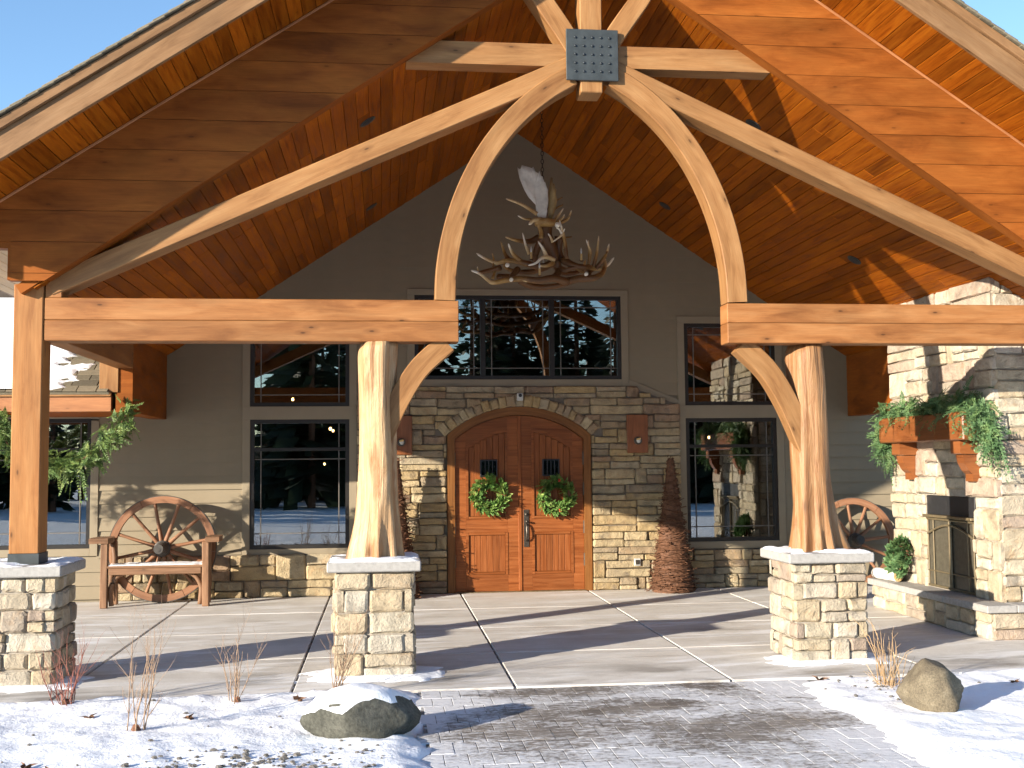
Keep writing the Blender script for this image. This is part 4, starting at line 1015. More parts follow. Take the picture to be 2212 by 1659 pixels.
# ================================================================== ANTLER CHANDELIER
CHY = 13.0
ch = thing('antler_chandelier', (1.86, CHY, 3.8), 'antler chandelier with pale moose paddle hanging on a chain under the ridge', 'chandelier')
def W(p): return Vector((.945+.000985*p[0], CHY+(p[2] if len(p) > 2 else 0), 5.385-.000995*p[1]))
def antler(pts, r0, r1, tip0=.0, tip1=1.0, n=5):
    q = MB(); P = crom([W(p) for p in pts], n); k = len(P)
    rr = [1.42*(r0+(r1-r0)*(i/(k-1))**1.2) for i in range(k)]; rr[-1] = max(.0025, r1*.5)
    q.tube(P, rr, 7, [tip0+(tip1-tip0)*(i/(k-1))**1.5 for i in range(k)]); return q.build('antler', M['antler'], ch, W(pts[0]), True, True)
S_ = .12
for (pts, r0, r1, t0, t1) in (
    ([(1190, 1570, -.15), (1000, 1545, -.25), (830, 1578, -.28), (640, 1545, -.2), (480, 1545, -.1), (330, 1558, 0), (270, 1520, .05), (180, 1440, .1), (72, 1395, .12)], .033, .009, .05, 1),
    ([(1165, 1545, .1), (1300, 1525, -.1), (1450, 1535, -.2), (1570, 1490, -.15), (1655, 1400, 0), (1690, 1290, .1), (1688, 1235, .12)], .036, .009, 0, .8),
    ([(1060, 1300, 0), (900, 1385, -.1), (720, 1365, -.15), (600, 1322, -.1), (480, 1300, 0), (380, 1310, .1), (250, 1250, .15), (148, 1178, .2)], .032, .008, .05, 1),
    ([(520, 1300, 0), (475, 1210, .05), (432, 1055, .1)], .022, .007, .2, .7), ([(660, 1340, -.12), (560, 1260, -.15), (520, 1200, -.16), (490, 1130, -.18)], .020, .006, .3, 1.1),
    ([(1150, 1280, 0), (1280, 1370, -.1), (1400, 1392, -.12), (1500, 1372, 0), (1600, 1372, .05), (1720, 1322, .1), (1805, 1225, .12)], .033, .008, 0, 1.05),
    ([(1465, 1345, 0), (1490, 1200, -.02), (1470, 1130, -.03), (1438, 1045, -.04)], .015, .005, .3, 1.1), ([(1480, 1345, .05), (1488, 1190, .05), (1480, 1035, .05)], .013, .005, .3, .8),
    ([(1525, 1365, 0), (1570, 1200, 0), (1608, 980, .05)], .018, .006, .2, .9), ([(1560, 1385, .0), (1680, 1220, .0), (1728, 1080, .02)], .019, .006, .1, 1.1),
    ([(1450, 1500, -.1), (1500, 1400, .1), (1600, 1340, .2), (1690, 1320, .25)], .025, .012, 0, .3),
    ([(1040, 1305, -.1), (960, 1285, -.15), (880, 1300, -.2), (800, 1370, -.25), (708, 1403, -.28)], .020, .006, .6, 1.2), ([(1030, 1340, -.1), (930, 1390, -.2), (840, 1395, -.22)], .02, .008, .4, .8),
    ([(950, 1275, -.12), (910, 1190, -.14), (840, 1092, -.16)], .020, .005, .7, 1.1), ([(745, 1240, -.1), (705, 1140, -.1), (668, 988, -.1)], .015, .005, .6, 1.1),
    ([(1190, 1290, -.1), (1165, 1080, -.12), (1135, 960, -.14), (1100, 842, -.15)], .018, .006, .2, 1.2), ([(1140, 1005, -.14), (1075, 1060, -.16), (1020, 1100, -.17)], .010, .005, .7, .9),
    ([(1130, 1000, -.14), (1100, 950, -.15), (1060, 935, -.16)], .012, .006, .9, 1.1), ([(1140, 990, -.14), (1165, 940, -.15)], .008, .004, .9, 1.1),
    ([(1025, 1095, -.1), (1000, 1040, -.12), (968, 996, -.12)], .013, .005, .6, 1.1), ([(1190, 1130, .1), (1198, 1075, .1)], .008, .004, .6, 1),
    ([(890, 1000, .1), (800, 1045, .1), (700, 1060, .05), (580, 1052, 0), (472, 1023, -.02)], .030, .007, 0, .7), ([(885, 1050, -.1), (888, 980, -.1), (850, 868, -.1)], .020, .014, .4, .6),
    ([(840, 760, -.1), (760, 715, -.12), (640, 655, -.14), (470, 602, -.16)], .018, .008, .5, .75), ([(770, 830, -.1), (690, 822, -.1), (612, 785, -.1)], .012, .005, .4, 1.05),
    ([(900, 830, -.1), (800, 845, -.15), (735, 908, -.18)], .022, .012, .5, .9), ([(1050, 840, -.05), (1110, 760, -.06), (1166, 682, -.06)], .013, .005, .4, 1.05),
    ([(1080, 850, -.05), (1150, 800, -.06), (1180, 752, -.06)], .012, .005, .4, .9), ([(1095, 855, 0), (1200, 812, 0), (1240, 770, 0), (1272, 690, 0)], .017, .006, .3, .85),
    ([(830, 850, -.08), (950, 862, -.12), (1060, 855, -.05)], .040, .034, .45, .5), ([(960, 860, 0), (960, 1000, 0), (1030, 1150, 0), (1060, 1320, 0)], .062, .045, 0, 0),
    ([(930, 1000, -.03), (880, 1090, 0), (845, 1200, .05), (840, 1310, .1)], .035, .022, 0, .1), ([(1130, 1000, .05), (1120, 1150, .1), (1180, 1290, .1)], .04, .03, 0, .1),
    ([(1080, 1300, 0), (1110, 1390, 0), (1085, 1460, -.05), (980, 1540, -.1)], .035, .025, 0, .1), ([(1110, 1370, 0), (1180, 1420, -.1), (1290, 1395, -.12), (1400, 1450, -.1)], .022, .018, .0, .4),
    ([(620, 1400, 0), (580, 1450, -.05), (520, 1520, -.1)], .03, .022, .0, .2), ([(700, 1560, -.22), (770, 1604, -.26)], .012, .005, .7, 1.1), ([(620, 1540, -.2), (700, 1585, -.25)], .016, .008, .4, .8),
    ([(410, 1385, .0), (300, 1400, .1), (150, 1415, .2)], .026, .012, .0, .1), ([(340, 1370, .1), (345, 1260, .12), (332, 1185, .14)], .010, .005, .3, .8), ([(320, 1510, 0), (350, 1430, .05), (370, 1390, .1)], .014, .01, .4, .6), ([(160, 1405, .12), (150, 1350, .12)], .008, .004, .5, 1),
    ([(1290, 985, .1), (1180, 985, .2), (1080, 1010, .25)], .006, .012, .3, .1), ([(1180, 512, .1), (1090, 560, .15), (1010, 640, .2)], .006, .012, .3, .1), ([(1190, 600, .1), (1100, 640, .15), (1000, 720, .2)], .006, .014, .3, .1),
    ([(1060, 1310, .1), (900, 1340, .45), (700, 1330, .6), (560, 1260, .7), (520, 1150, .7)], .03, .008, 0, .5), ([(1080, 1310, .1), (1200, 1350, .45), (1380, 1340, .6), (1520, 1270, .7), (1560, 1150, .7)], .03, .008, 0, .5),
    ([(700, 1450, .5), (900, 1510, .6), (1150, 1500, .6), (1400, 1440, .5), (1540, 1390, .35)], .03, .02, 0, .2), ([(420, 1460, .2), (550, 1420, .4), (720, 1440, .5)], .028, .02, 0, .2)):
    antler(pts, r0, r1, t0, t1)
def paddle(poly, dy, bulge, mat):
    P = [W((a, b, dy)) for a, b in poly]; c = sum(P, Vector())/len(P); n = len(P); vs = []; 
    for s in (-1, 1):
        for p in P: vs.append(p+Vector((0, s*.006, 0)))
        for p in P: vs.append(c+(p-c)*.6+Vector((0, s*.010+bulge, 0)))
        vs.append(c+Vector((0, s*.011+bulge*1.5, 0)))
    m = 2*n+1; fs = [(i, (i+1) % n, m+(i+1) % n, m+i) for i in range(n)]
    for b in (0, m):
        for i in range(n): fs += [(b+i, b+(i+1) % n, b+n+(i+1) % n, b+n+i), (b+n+i, b+n+(i+1) % n, b+2*n)]
    me = mesh('paddle', [v-c for v in vs], fs, mat, None, True); recalc(me); O('paddle', me, ch, Matrix.Translation(c))
paddle([(830, 655), (740, 560), (690, 470), (640, 340), (613, 215), (648, 238), (668, 188), (720, 203), (760, 212), (785, 222), (803, 203), (830, 260), (866, 282), (876, 248), (895, 312), (912, 318), (930, 380), (945, 388), (960, 440), (976, 480), (978, 600), (962, 720), (945, 830), (865, 820), (832, 740)], -.10, .03, M['paddle'])
paddle([(985, 780), (1003, 600), (992, 480), (1012, 420), (1030, 298), (1050, 296), (1055, 370), (1075, 368), (1082, 430), (1096, 438), (1090, 500), (1105, 560), (1090, 640), (1060, 740), (1035, 810)], .02, -.03, M['paddle_dark'])
for (a, b, d, r) in ((480, 1376, -.12, .024), (515, 1560, -.2, .022), (1395, 1490, -.22, .022), (1072, 908, -.17, .03)):
    q = MB(); q.tube([W((a, b, d)), W((a, b, d-.04))], r, 12, [1.1, 1.1]); q.build('antler_burr', M['antler'], ch, W((a, b, d)), True, True)
for (a, b, d) in ((762, 1310, -.15), (1365, 1312, -.1), (838, 1525, -.3), (1000, 1330, .5)):
    q = MB(); q.tube([W((a, b, d)), W((a, b-85, d))], .0125, 10); q.build('candle', M['candle'], ch, W((a, b, d)))
    q = MB(); q.tube([W((a, b+8, d)), W((a, b, d)), W((a, b-4, d))], [.008, .026, .028], 10); q.build('candle_cup', M['antler'], ch, W((a, b, d)))
    q = MB(); q.tube([W((a, b-86, d)), W((a, b-115, d)), W((a, b-140, d)), W((a, b-160, d))], [.008, .011, .007, .001], 8); q.build('bulb', M['plastic'], ch, W((a, b-86, d)), True)
cz = 4.98; k = 0
while cz < 6.30:
    q = MB(); cx = 1.858
    P = [Vector((math.cos(t)*.016, 0, math.sin(t)*.030)) for t in [2*math.pi*i/12 for i in range(13)]]
    if k % 2: P = [Vector((0, p.x, p.z)) for p in P]
    q.tube([p+Vector((cx, CHY, cz)) for p in P], .0045, 5, cap=False); q.build('chain_link', M['chain'], ch, (cx, CHY, cz)); cz += .049; k += 1

# ================================================================== GREENERY
def sprig(mb, p, d, L, rng, n=14, leaf=.05, wid=.012, flat=None, droop=0):
    """a twig carrying paired leaflets"""
    p, d = Vector(p), Vector(d).normalized(); nr = Vector(flat) if flat else Vector((rng.uniform(-1, 1), rng.uniform(-1, 1), rng.uniform(-1, 1))); s = d.cross(nr)
    if s.length < .1: s = d.cross(Vector((.2, .9, .4)))
    s.normalize(); nr = s.cross(d)
    pts = []
    for i in range(n+1):
        u = i/n; q = p+d*L*u+Vector((0, 0, -droop*L*u*u)); pts.append(q)
        l = leaf*(1.15-.75*u)*rng.uniform(.75, 1.2)
        for sg in (-1, 1):
            dd = (d*.75+s*sg*rng.uniform(.6, 1.0)+nr*rng.uniform(-.3, .3)); mb.leaf(q, dd, nr+s*rng.uniform(-.4, .4), l, wid*rng.uniform(.8, 1.3))
    mb.leaf(pts[-1], d, nr, leaf*.8, wid); mb.tube([pts[0], pts[len(pts)//2], pts[-1]], [.004, .003, .001], 3, cap=False)
def make_wreath(name, ce, ax_u, ax_v, nrm, r, label, seed, mat, berries, n=420, thick=.056, leaf=.036):
    rng = random.Random(seed); ce, U, V_, N_ = Vector(ce), Vector(ax_u), Vector(ax_v), Vector(nrm); t = thing(name, ce, label, 'wreath', 'fresh green wreaths')
    q = MB()
    for i in range(n):
        a = rng.uniform(0, 6.283); a += .10*math.sin(a*7); rd = U*math.cos(a)+V_*math.sin(a); tg = -U*math.sin(a)+V_*math.cos(a); ph = rng.uniform(-.4, 3.5)
        off = rd*math.cos(ph)*thick+N_*abs(math.sin(ph))*thick; d = rd*math.cos(ph)*rng.uniform(.5, 1.3)+N_*(abs(math.sin(ph))*.8+.25)+tg*rng.uniform(.1, 1.2)
        sprig(q, ce+rd*r*rng.uniform(.88, 1.05)+off*.6, d, rng.uniform(.05, .095)*r/.22, rng, 5, leaf, leaf*.45)
    q.build('foliage', mat, t, ce)
    q = MB(); q.tube([ce+(U*math.cos(x)+V_*math.sin(x))*r for x in [6.283*i/20 for i in range(21)]], .022, 6, cap=False); q.build('ring', M['twig'], t, ce)
    for i in range(berries):
        a = rng.uniform(0, 6.283); p = ce+(U*math.cos(a)+V_*math.sin(a))*r*rng.uniform(.8, 1.1)+N_*thick*1.5; b = MB()
        for _ in range(4): b.lump(p+Vector((rng.uniform(-.016, .016), rng.uniform(-.01, .01), rng.uniform(-.016, .016))), (.013,)*3, rng, 7)
        b.build('berries', M['berry'], t, p, True)
    return t
make_wreath('wreath', (1.43, LY-.085, 1.305), (1, 0, 0), (0, 0, 1), (0, -1, 0), .195, 'sunlit green wreath hanging on the left door leaf', 3, M['wreath'], 0)
make_wreath('wreath', (2.325, LY-.085, 1.29), (1, 0, 0), (0, 0, 1), (0, -1, 0), .195, 'green wreath with red berries on the right door leaf, half in shade', 5, M['wreath'], 2)
make_wreath('wreath', (5.93, 12.62, .60), (.0, 1, 0), (.25, 0, .97), (-.97, 0, .25), .15, 'bushy green wreath leaning on the chimney above the hearth', 8, M['spruce'], 0, 300, .10, .05)
def garland(name, pts, label, seed, mat, n, L, spread, droop, extra=()):
    rng = random.Random(seed); P = crom(pts, 10); t = thing(name, P[len(P)//2], label, 'garland'); q = MB()
    for i in range(n):
        u = rng.random()*(len(P)-1); k = min(int(u), len(P)-2); p = P[k].lerp(P[k+1], u-k); tg = (P[k+1]-P[k]).normalized()
        d = tg*rng.choice((-1, 1))*rng.uniform(.3, 1.2)+Vector((rng.gauss(0, .7), rng.gauss(0, .7), rng.gauss(-.25, .6)))
        sprig(q, p+Vector((rng.gauss(0, spread), rng.gauss(0, spread), rng.gauss(0, spread))), d, L*rng.uniform(.6, 1.25), rng, 9, .048, .013, None, droop)
    for (p, d, l, m) in extra:
        for _ in range(m): sprig(q, Vector(p)+Vector((rng.gauss(0, .02), rng.gauss(0, .02), rng.gauss(0, .03))), Vector(d)+Vector((rng.gauss(0, .18), rng.gauss(0, .18), 0)), l*rng.uniform(.7, 1.1), rng, 12, .05, .014, None, droop)
    q.build('foliage', mat, t, P[len(P)//2])
    q = MB(); q.tube(P, .008, 5); q.build('rope', M['twig'], t, P[len(P)//2]); return t
GY = WE-.06
garland('garland', [(-2.90, GY, 2.37), (-3.05, GY, 2.13), (-3.27, GY, 1.92), (-3.47, GY, 1.80), (-3.68, GY, 1.80), (-3.9, GY, 1.82), (-4.2, GY, 2.0), (-4.36, GY, 2.32), (-4.72, GY, 2.16), (-5.08, GY, 1.93), (-5.35, GY, 1.84), (-5.62, GY, 1.95), (-5.95, GY, 2.14), (-6.3, GY, 2.33), (-6.7, GY, 2.05)], 'swag of cedar garland hanging under the left eave behind the timber post', 12, M['cedar'], 760, .17, .055, .25,
        [((-3.44, GY, 1.74), (0, 0, -1), .30, 5), ((-3.52, GY, 1.74), (-.5, 0, -1), .22, 5), ((-3.0, GY, 2.2), (0, 0, -1), .2, 3), ((-3.25, GY, 1.9), (.5, 0, -1), .18, 4)])
garland('mantel_garland', [(5.90, 12.78, 1.80), (5.86, 12.74, 2.05), (5.86, 12.66, 2.27), (5.85, 12.2, 2.27), (5.86, 11.7, 2.30), (5.86, 11.2, 2.29), (5.86, 10.82, 2.30), (5.90, 10.66, 2.15), (5.93, 10.60, 1.90)], 'green spruce garland draped along and over both ends of the mantel', 14, M['spruce'], 760, .19, .06, .3,
        [((5.92, 10.62, 2.2), (.05, -.15, -1), .42, 16), ((5.94, 10.56, 2.1), (.15, -.2, -1), .42, 12), ((5.86, 12.8, 2.1), (-.1, .2, -1), .36, 12)])
bl = thing('birch_log', (5.83, 12.75, .335), 'short white birch log lying on the far end of the hearth', 'log')
q = MB(); a, b = Vector((5.80, 13.0, .402)), Vector((5.86, 12.55, .402)); q.tube([a.lerp(b, i/6) for i in range(7)], [.066, .067, .064, .068, .066, .065, .067], 14); q.build('bark', M['birch'], bl, a, True)
q = MB(); dd = (b-a).normalized(); q.tube([b, b+dd*.004], .060, 14); q.build('end_grain', M['birchend'], bl, b)

# ================================================================== WAGON WHEEL BENCH AND WHEEL
def wheel_parts(parent, ce, r, tilt, yrot=0, nsp=12, hub=.30):
    """rim, spokes and hub of a wagon wheel facing -y, leaning back by tilt"""
    B = Matrix.Translation(ce) @ Matrix.Rotation(-tilt, 4, 'X') @ Matrix.Rotation(yrot, 4, 'Y')
    K = 60; nf = 6
    for f in range(nf):                                  # felloes
        vs = []; uv = []; n = K//nf
        for i in range(n+1):
            a = 2*math.pi*(f+(i*.992+.04*1)/n)/nf
            for (rr, y) in ((r-.010, -.032), (r-.095, -.032), (r-.095, .032), (r-.010, .032)):
                vs.append((rr*math.cos(a), y, rr*math.sin(a))); uv.append((a*r, rr+y))
        fs = [(i*4+k, i*4+(k+1) % 4, (i+1)*4+(k+1) % 4, (i+1)*4+k) for i in range(n) for k in range(4)]+[(0, 1, 2, 3), (n*4+3, n*4+2, n*4+1, n*4)]
        me = mesh('felloe', vs, fs, M['wheel'], uv); recalc(me); O('felloe', me, parent, B.copy())
    vs = []
    for i in range(K):
        a = 2*math.pi*i/K
        for (rr, y) in ((r, -.030), (r-.010, -.030), (r-.010, .030), (r, .030)): vs.append((rr*math.cos(a), y, rr*math.sin(a)))
    fs = [(i*4+k, i*4+(k+1) % 4, ((i+1) % K)*4+(k+1) % 4, ((i+1) % K)*4+k) for i in range(K) for k in range(4)]
    me = mesh('tyre', vs, fs, M['iron']); recalc(me); O('tyre', me, parent, B.copy())
    me = None
    for i in range(nsp):
        a = 2*math.pi*(i+.5)/nsp
        if me is None:
            q = MB(); q.tube([(x, 0, 0) for x in (.07, .12, .22, r-.16, r-.10, r-.08)], [.026, .030, .024, .021, .024, .016], 7)
            me = mesh('spoke', q.v, q.f, M['wheel'], [(v.x, v.y+v.z) for v in q.v], True)
        O('spoke', me, parent, B @ Matrix.Rotation(-a, 4, 'Y'))
    q = MB(); prof = [(.10, .06), (.04, .095), (-.03, .105), (-.05, .105), (-.055, .092), (-.10, .088), (-.105, .080), (-.18, .070), (-.185, .063), (-hub+.05, .058), (-hub+.045, .062), (-hub, .060)]
    q.tube([(0, y, .0001*i) for i, (y, _) in enumerate(prof)], [b for _, b in prof], 20); q.tube([(0, -hub-.004, 0), (0, -hub-.0045, .0001)], .030, 12)
    me2 = mesh('hub', q.v, q.f, M['iron'], None, False); O('hub', me2, parent, B.copy())
bn = thing('wagon_wheel_bench', (-2.82, 14.85, 0), 'rustic wooden bench with a wagon wheel for its back, snow on the seat', 'bench')
wheel_parts(bn, Vector((-2.822, 15.09, .685)), .68, rad(3), rad(4))
x0, x1, yf, yb = -3.455, -2.185, 14.62, 15.03
for (x, s) in ((x0, 1), (x1, -1)):
    stick('front_leg', (x+.04*s-.02*s, yf, 0), (x+.04*s-.015*s, yf, .80), .085, .085, M['bench'], bn, up=(0, 1, 0), c=.008)
    stick('rear_leg', (x+.06*s, yb-.02, 0), (x+.05*s, yb-.05, .80), .08, .08, M['bench'], bn, up=(0, 1, 0), c=.008)
    curved_pts = [(x+.10*s, .02), (x+.085*s, .22), (x+.15*s, .36), (x+.27*s, .43)]
    q = MB(); q.tube(crom([(a, yf+.05, b) for a, b in curved_pts], 6), [.030, .030, .031, .032, .032, .032, .031, .031, .030, .030, .030, .029, .029, .028, .028, .027, .027, .026, .025], 8); q.build('branch_brace', M['bench'], bn, (x, yf, .2), True)
    q = MB(); q.tube(crom([(x+.07*s, yb-.03, .05), (x+.03*s, yb-.08, .3), (x+.08*s, yb-.12, .55), (x+.05*s, yb-.10, .78)], 5), .034, 8); q.build('branch_brace', M['bench'], bn, (x, yb, .4), True)
    # arm: thick slab, wavy edge
    aw = .15 if s > 0 else .11; poly = [(x+.02-aw*.75, yf-.08), (x+.02+aw*.75, yf-.06), (x+.03+aw*.8, yf+.15), (x+.02+aw*.6, yb-.02), (x-aw*.5, yb), (x-aw*.75, yf+.12)]
    if s > 0: poly = [(a-.06, b) for a, b in poly]
    else: poly = [(a+.04, b) for a, b in poly]
    q = MB(); n = len(poly); q.v = [Vector((a, b, .795)) for a, b in poly]+[Vector((a, b, .858)) for a, b in poly]; q.t = [0]*2*n
    q.f = [tuple(range(n)), tuple(range(n, 2*n))]+[(i, (i+1) % n, n+(i+1) % n, n+i) for i in range(n)]
    o = q.build('arm', M['bench'], bn, (x, 14.8, .82)); recalc(o.data); box_uv(o.data)
box('front_rail', (x0+.075, yf-.035, .405), (x1-.075, yf+.03, .485), M['bench'], bn, .008)
for i in range(4):
    ya = yf-.04+i*.105; box('seat_board', (x0+.02, ya, .487), (x1-.02, ya+.10, .517), M['bench'], bn, .006)
q = MB(); n1, n2 = 60, 18
for j in range(n2+1):
    for i in range(n1+1):
        X, Y = x0+.03+(x1-x0-.06)*i/n1, yf-.035+.40*j/n2; ed = min((X-x0-.03), (x1-.03-X), (Y-yf+.035), (yf+.365-Y))
        h = .014*smooth(0, .02, ed)*smooth(-.5, .2, fbm(X, Y, 4)+.2) * smooth(.005, .02, abs((Y-yf+.04) % .105-.002)); q.v.append(Vector((X, Y, .5175+h-.002))); q.t.append(0)
for j in range(n2):
    for i in range(n1): q.f.append((j*(n1+1)+i, j*(n1+1)+i+1, (j+1)*(n1+1)+i+1, (j+1)*(n1+1)+i))
q.build('snow_cover', M['snow'], bn, (-2.8, 14.8, .52), True)
ww = thing('wagon_wheel_ornament', (6.44, 15.2, 0), 'old wagon wheel leaning on the wall beside the stone fireplace', 'wheel')
wheel_parts(ww, Vector((6.46, 15.16, .62)), .60, rad(7), rad(9), 12, .22)

# ================================================================== VINE CONES, LAMPS, SMALL FIXTURES
def vine_cone(x, y, h, r, label, seed):
    rng = random.Random(seed); t = thing('vine_cone', (x, y, 0), label, 'decoration', 'cones of wound vine beside the doors')
    q = MB(); q.tube([(x, y, 0), (x, y, .1), (x, y, h*.5), (x, y, h*.97)], [r*.93, r*.9, r*.5, r*.13], 18); q.build('core', M['vine'], t, (x, y, 0))
    q = MB()
    for i in range(330):
        z = h*(1-math.sqrt(rng.random()))*.98+.01 if rng.random() < .6 else rng.uniform(.01, h); z = min(z, h*.985)
        a0 = rng.uniform(0, 6.28); da = rng.uniform(.9, 2.6); sl = rng.uniform(-.05, .07); P = []
        for k in range(7):
            a = a0+da*k/6; zz = min(max(.006, z+sl*(k/6-.5)+rng.gauss(0, .006)), h); rr = r*(1-zz/h)*.93+.022+rng.uniform(.0, .018)
            P.append((x+rr*math.cos(a), y+rr*math.sin(a), zz))
        if rng.random() < .55:
            e = Vector(P[-1])-Vector((x, y, P[-1][2])); e.normalize(); P.append(Vector(P[-1])+e*rng.uniform(.02, .075)+Vector((0, 0, rng.uniform(-.03, .03))))
        q.tube(P, rng.uniform(.0035, .0075), 4, cap=False)
    q.build('wound_vine', M['vine'], t, (x, y, 0)); return t
vine_cone(3.86, 15.06, 1.84, .30, 'brown vine cone right of the doors, half in sun', 4)
vine_cone(.16, 15.02, 1.84, .30, 'brown vine cone left of the doors, mostly behind the pale log post', 6)
for (x, lb) in ((3.472, 'wooden wall lamp board on the stone right of the doors'), (.235, 'wooden wall lamp board beside the pale log post, left of the doors')):
    t = thing('wall_lamp', (x, YW-.1, 1.86), lb, 'lamp', 'wall lamps beside the doors')
    box('back_board', (x-.145, YW-.125, 1.863), (x+.145, YW-.02, 2.388), M['mantel'], t, .006, 'z')
    q = MB(); q.tube([(x, YW-.126, 2.03), (x, YW-.150, 2.03), (x, YW-.155, 2.03)], [.055, .055, .048], 18); q.build('lamp_ring', M['handle'], t, (x, YW-.13, 2.03))
    q = MB(); q.lump((x+.005, YW-.158, 2.03), (.034, .02, .034), random.Random(2), 10); q.build('lamp_lens', M['plastic'], t, (x, YW-.15, 2.03), True)
    q = MB(); q.tube([(x-.02, YW-.16, 2.045), (x+.03, YW-.18, 2.06)], [.016, .012], 8); q.build('bulb', M['candle'], t, (x, YW-.16, 2.03))
dv = thing('door_sensor', (1.846, YW-.11, 2.58), 'small grey sensor box on the arch stones above the doors', 'sensor')
box('housing', (1.805, YW-.165, 2.585), (1.887, YW-.09, 2.69), M['plastic'], dv, .01); q = MB(); q.tube([(1.846, YW-.166, 2.655), (1.846, YW-.178, 2.655)], .024, 12); q.build('lens', M['blackmetal'], dv, (1.846, YW-.17, 2.655))
ol = thing('wall_outlet', (3.442, YW-.1, .33), 'small outlet cover set in the stone low beside the right vine cone', 'outlet')
box('cover', (3.40, YW-.118, .325), (3.485, YW-.08, .42), M['plastic'], ol, .004); box('flap', (3.415, YW-.126, .34), (3.470, YW-.1185, .405), M['handle'], ol, .003)

# ================================================================== BOULDERS, SHRUBS, LEAVES, GRAVEL
def boulder(name, ce, r, seed, mat, label, snow, flat, amp=.16, rz=0):
    bm = bmesh.new(); bmesh.ops.create_icosphere(bm, subdivisions=4, radius=1); t = thing(name, (ce[0], ce[1], 0), label, 'boulder')
    pr_ = random.Random(int(seed*10)); planes = [(Vector(a).normalized(), b) for a, b in flat]
    for _ in range(11): planes.append((Vector((pr_.gauss(0, 1), pr_.gauss(0, 1), pr_.gauss(0, .8))).normalized(), pr_.uniform(.76, .92)))
    for v in bm.verts:
        d = v.co.normalized(); k = 1.08+amp*noise.noise(d*1.3+Vector((seed, 0, 0)))+amp*.45*noise.noise(d*3.1+Vector((0, seed, 0)))
        for (n, pd) in planes:
            c = d.dot(n)*k
            if c > pd: k *= pd/c
        v.co = d*(k+.020*noise.noise(d*6+Vector((seed, 1, 2)))+.010*noise.noise(d*15))
    rm = Matrix.Rotation(rz, 3, 'Z')
    for v in bm.verts: v.co = rm @ Vector((v.co.x*r[0], v.co.y*r[1], v.co.z*r[2]))
    bm.normal_update(); vs = [(v.co.copy(), v.normal.copy()) for v in bm.verts]; fs = [[v.index for v in f.verts] for f in bm.faces]
    me = mesh('rock', [a for a, _ in vs], fs, mat, None, True); O('rock', me, t, Matrix.Translation(ce))
    if snow:
        nv = []
        for c, n in vs:
            m = smooth(snow, snow+.30, n.z+.30*noise.noise(c*7+Vector((seed, 3, 1)))+.12*noise.noise(c*19)-.45*c.x/r[0]*.55+.12*c.y/r[1]); nv.append(c+n*(.022*m-.010)+Vector((0, 0, .006*m)))
        O('snow_cap', mesh('snow_cap', nv, fs, M['snow'], None, True), t, Matrix.Translation(ce))
    return t
boulder('boulder', (-.15, 7.50, .145), (.335, .25, .195), 2.2, M['boulder_dark'], 'dark boulder capped with snow beside the path, in front of the middle pier', .42, [((.3, -.8, .2), .82), ((-.6, -.5, -.2), .85), ((0, 0, 1), .85)], .22, rad(8))
boulder('boulder', (3.745, 7.55, .16), (.225, .21, .20), 7.4, M['boulder_tan'], 'bare tan granite boulder in the snow right of the path', 0, [((-.5, -.8, -.1), .82), ((.9, -.3, -.4), .80), ((-.8, .1, .6), .82), ((.7, -.2, .7), .84)], .12)
def shrub(x, y, n, h, sp, label, seed, mat, lean=0):
    rng = random.Random(seed); z0 = max(.0, snow_z(x, y))-.02; t = thing('bare_shrub', (x, y, z0), label, 'shrub', 'leafless shrubs in the snow bed'); q = MB()
    def br(p, d, L, r, depth):
        P = [p]; m = 5; ds = []
        for k in range(m):
            d = (d+Vector((rng.gauss(0, .11), rng.gauss(0, .11), .05))).normalized(); P.append(P[-1]+d*L/m); ds.append(d)
        q.tube(P, [r*(1-.6*k/m) for k in range(m+1)], 4 if depth > 1 else 3)
        if depth == 0: q.lump(P[-1], (r*1.6, r*1.6, r*2.4), rng, 4); return
        for k in range(1, m+1):
            for _ in range(rng.choice((0, 1, 1, 2)) if depth > 1 else rng.choice((0, 0, 1))):
                dd = (ds[min(k, m)-1]+Vector((rng.gauss(0, .38), rng.gauss(0, .38), rng.uniform(-.05, .3)))).normalized(); br(P[k], dd, L*rng.uniform(.28, .5), r*(1-.6*k/m)*.72, depth-1)
    for i in range(n):
        a = rng.uniform(0, 6.28); ou = sp*rng.uniform(.25, 1.15); b = Vector((x+rng.gauss(0, .03), y+rng.gauss(0, .03), z0))
        br(b, Vector((math.cos(a)*ou+lean, math.sin(a)*ou, 1)).normalized(), h*rng.uniform(.6, 1.05), .0042, 2)
    q.build('twigs', mat, t, (x, y, z0))
    q = MB(); q.lump((x, y, z0+.02), (.03, .03, .04), rng, 6); q.build('crown', M['twig'], t, (x, y, z0)); return t
shrub(-2.28, 8.62, 13, .54, .85, 'low reddish twiggy shrub in the snow in front of the leftmost pier', 1, M['shrubred'])
shrub(-1.60, 7.72, 8, .68, .42, 'tall sparse tan shrub nearest the camera at lower left', 2, M['shrubtan'])
shrub(-1.06, 8.55, 8, .56, .38, 'upright tan shrub between the two left piers', 3, M['shrubtan'])
shrub(-.36, 8.78, 10, .58, .42, 'tan shrub in front of the middle pier behind the dark boulder', 4, M['shrubtan'])
dg = thing('dry_grass', (3.80, 8.35, 0), 'tuft of dry grass standing behind the tan boulder', 'grass'); rng = random.Random(6); q = MB()
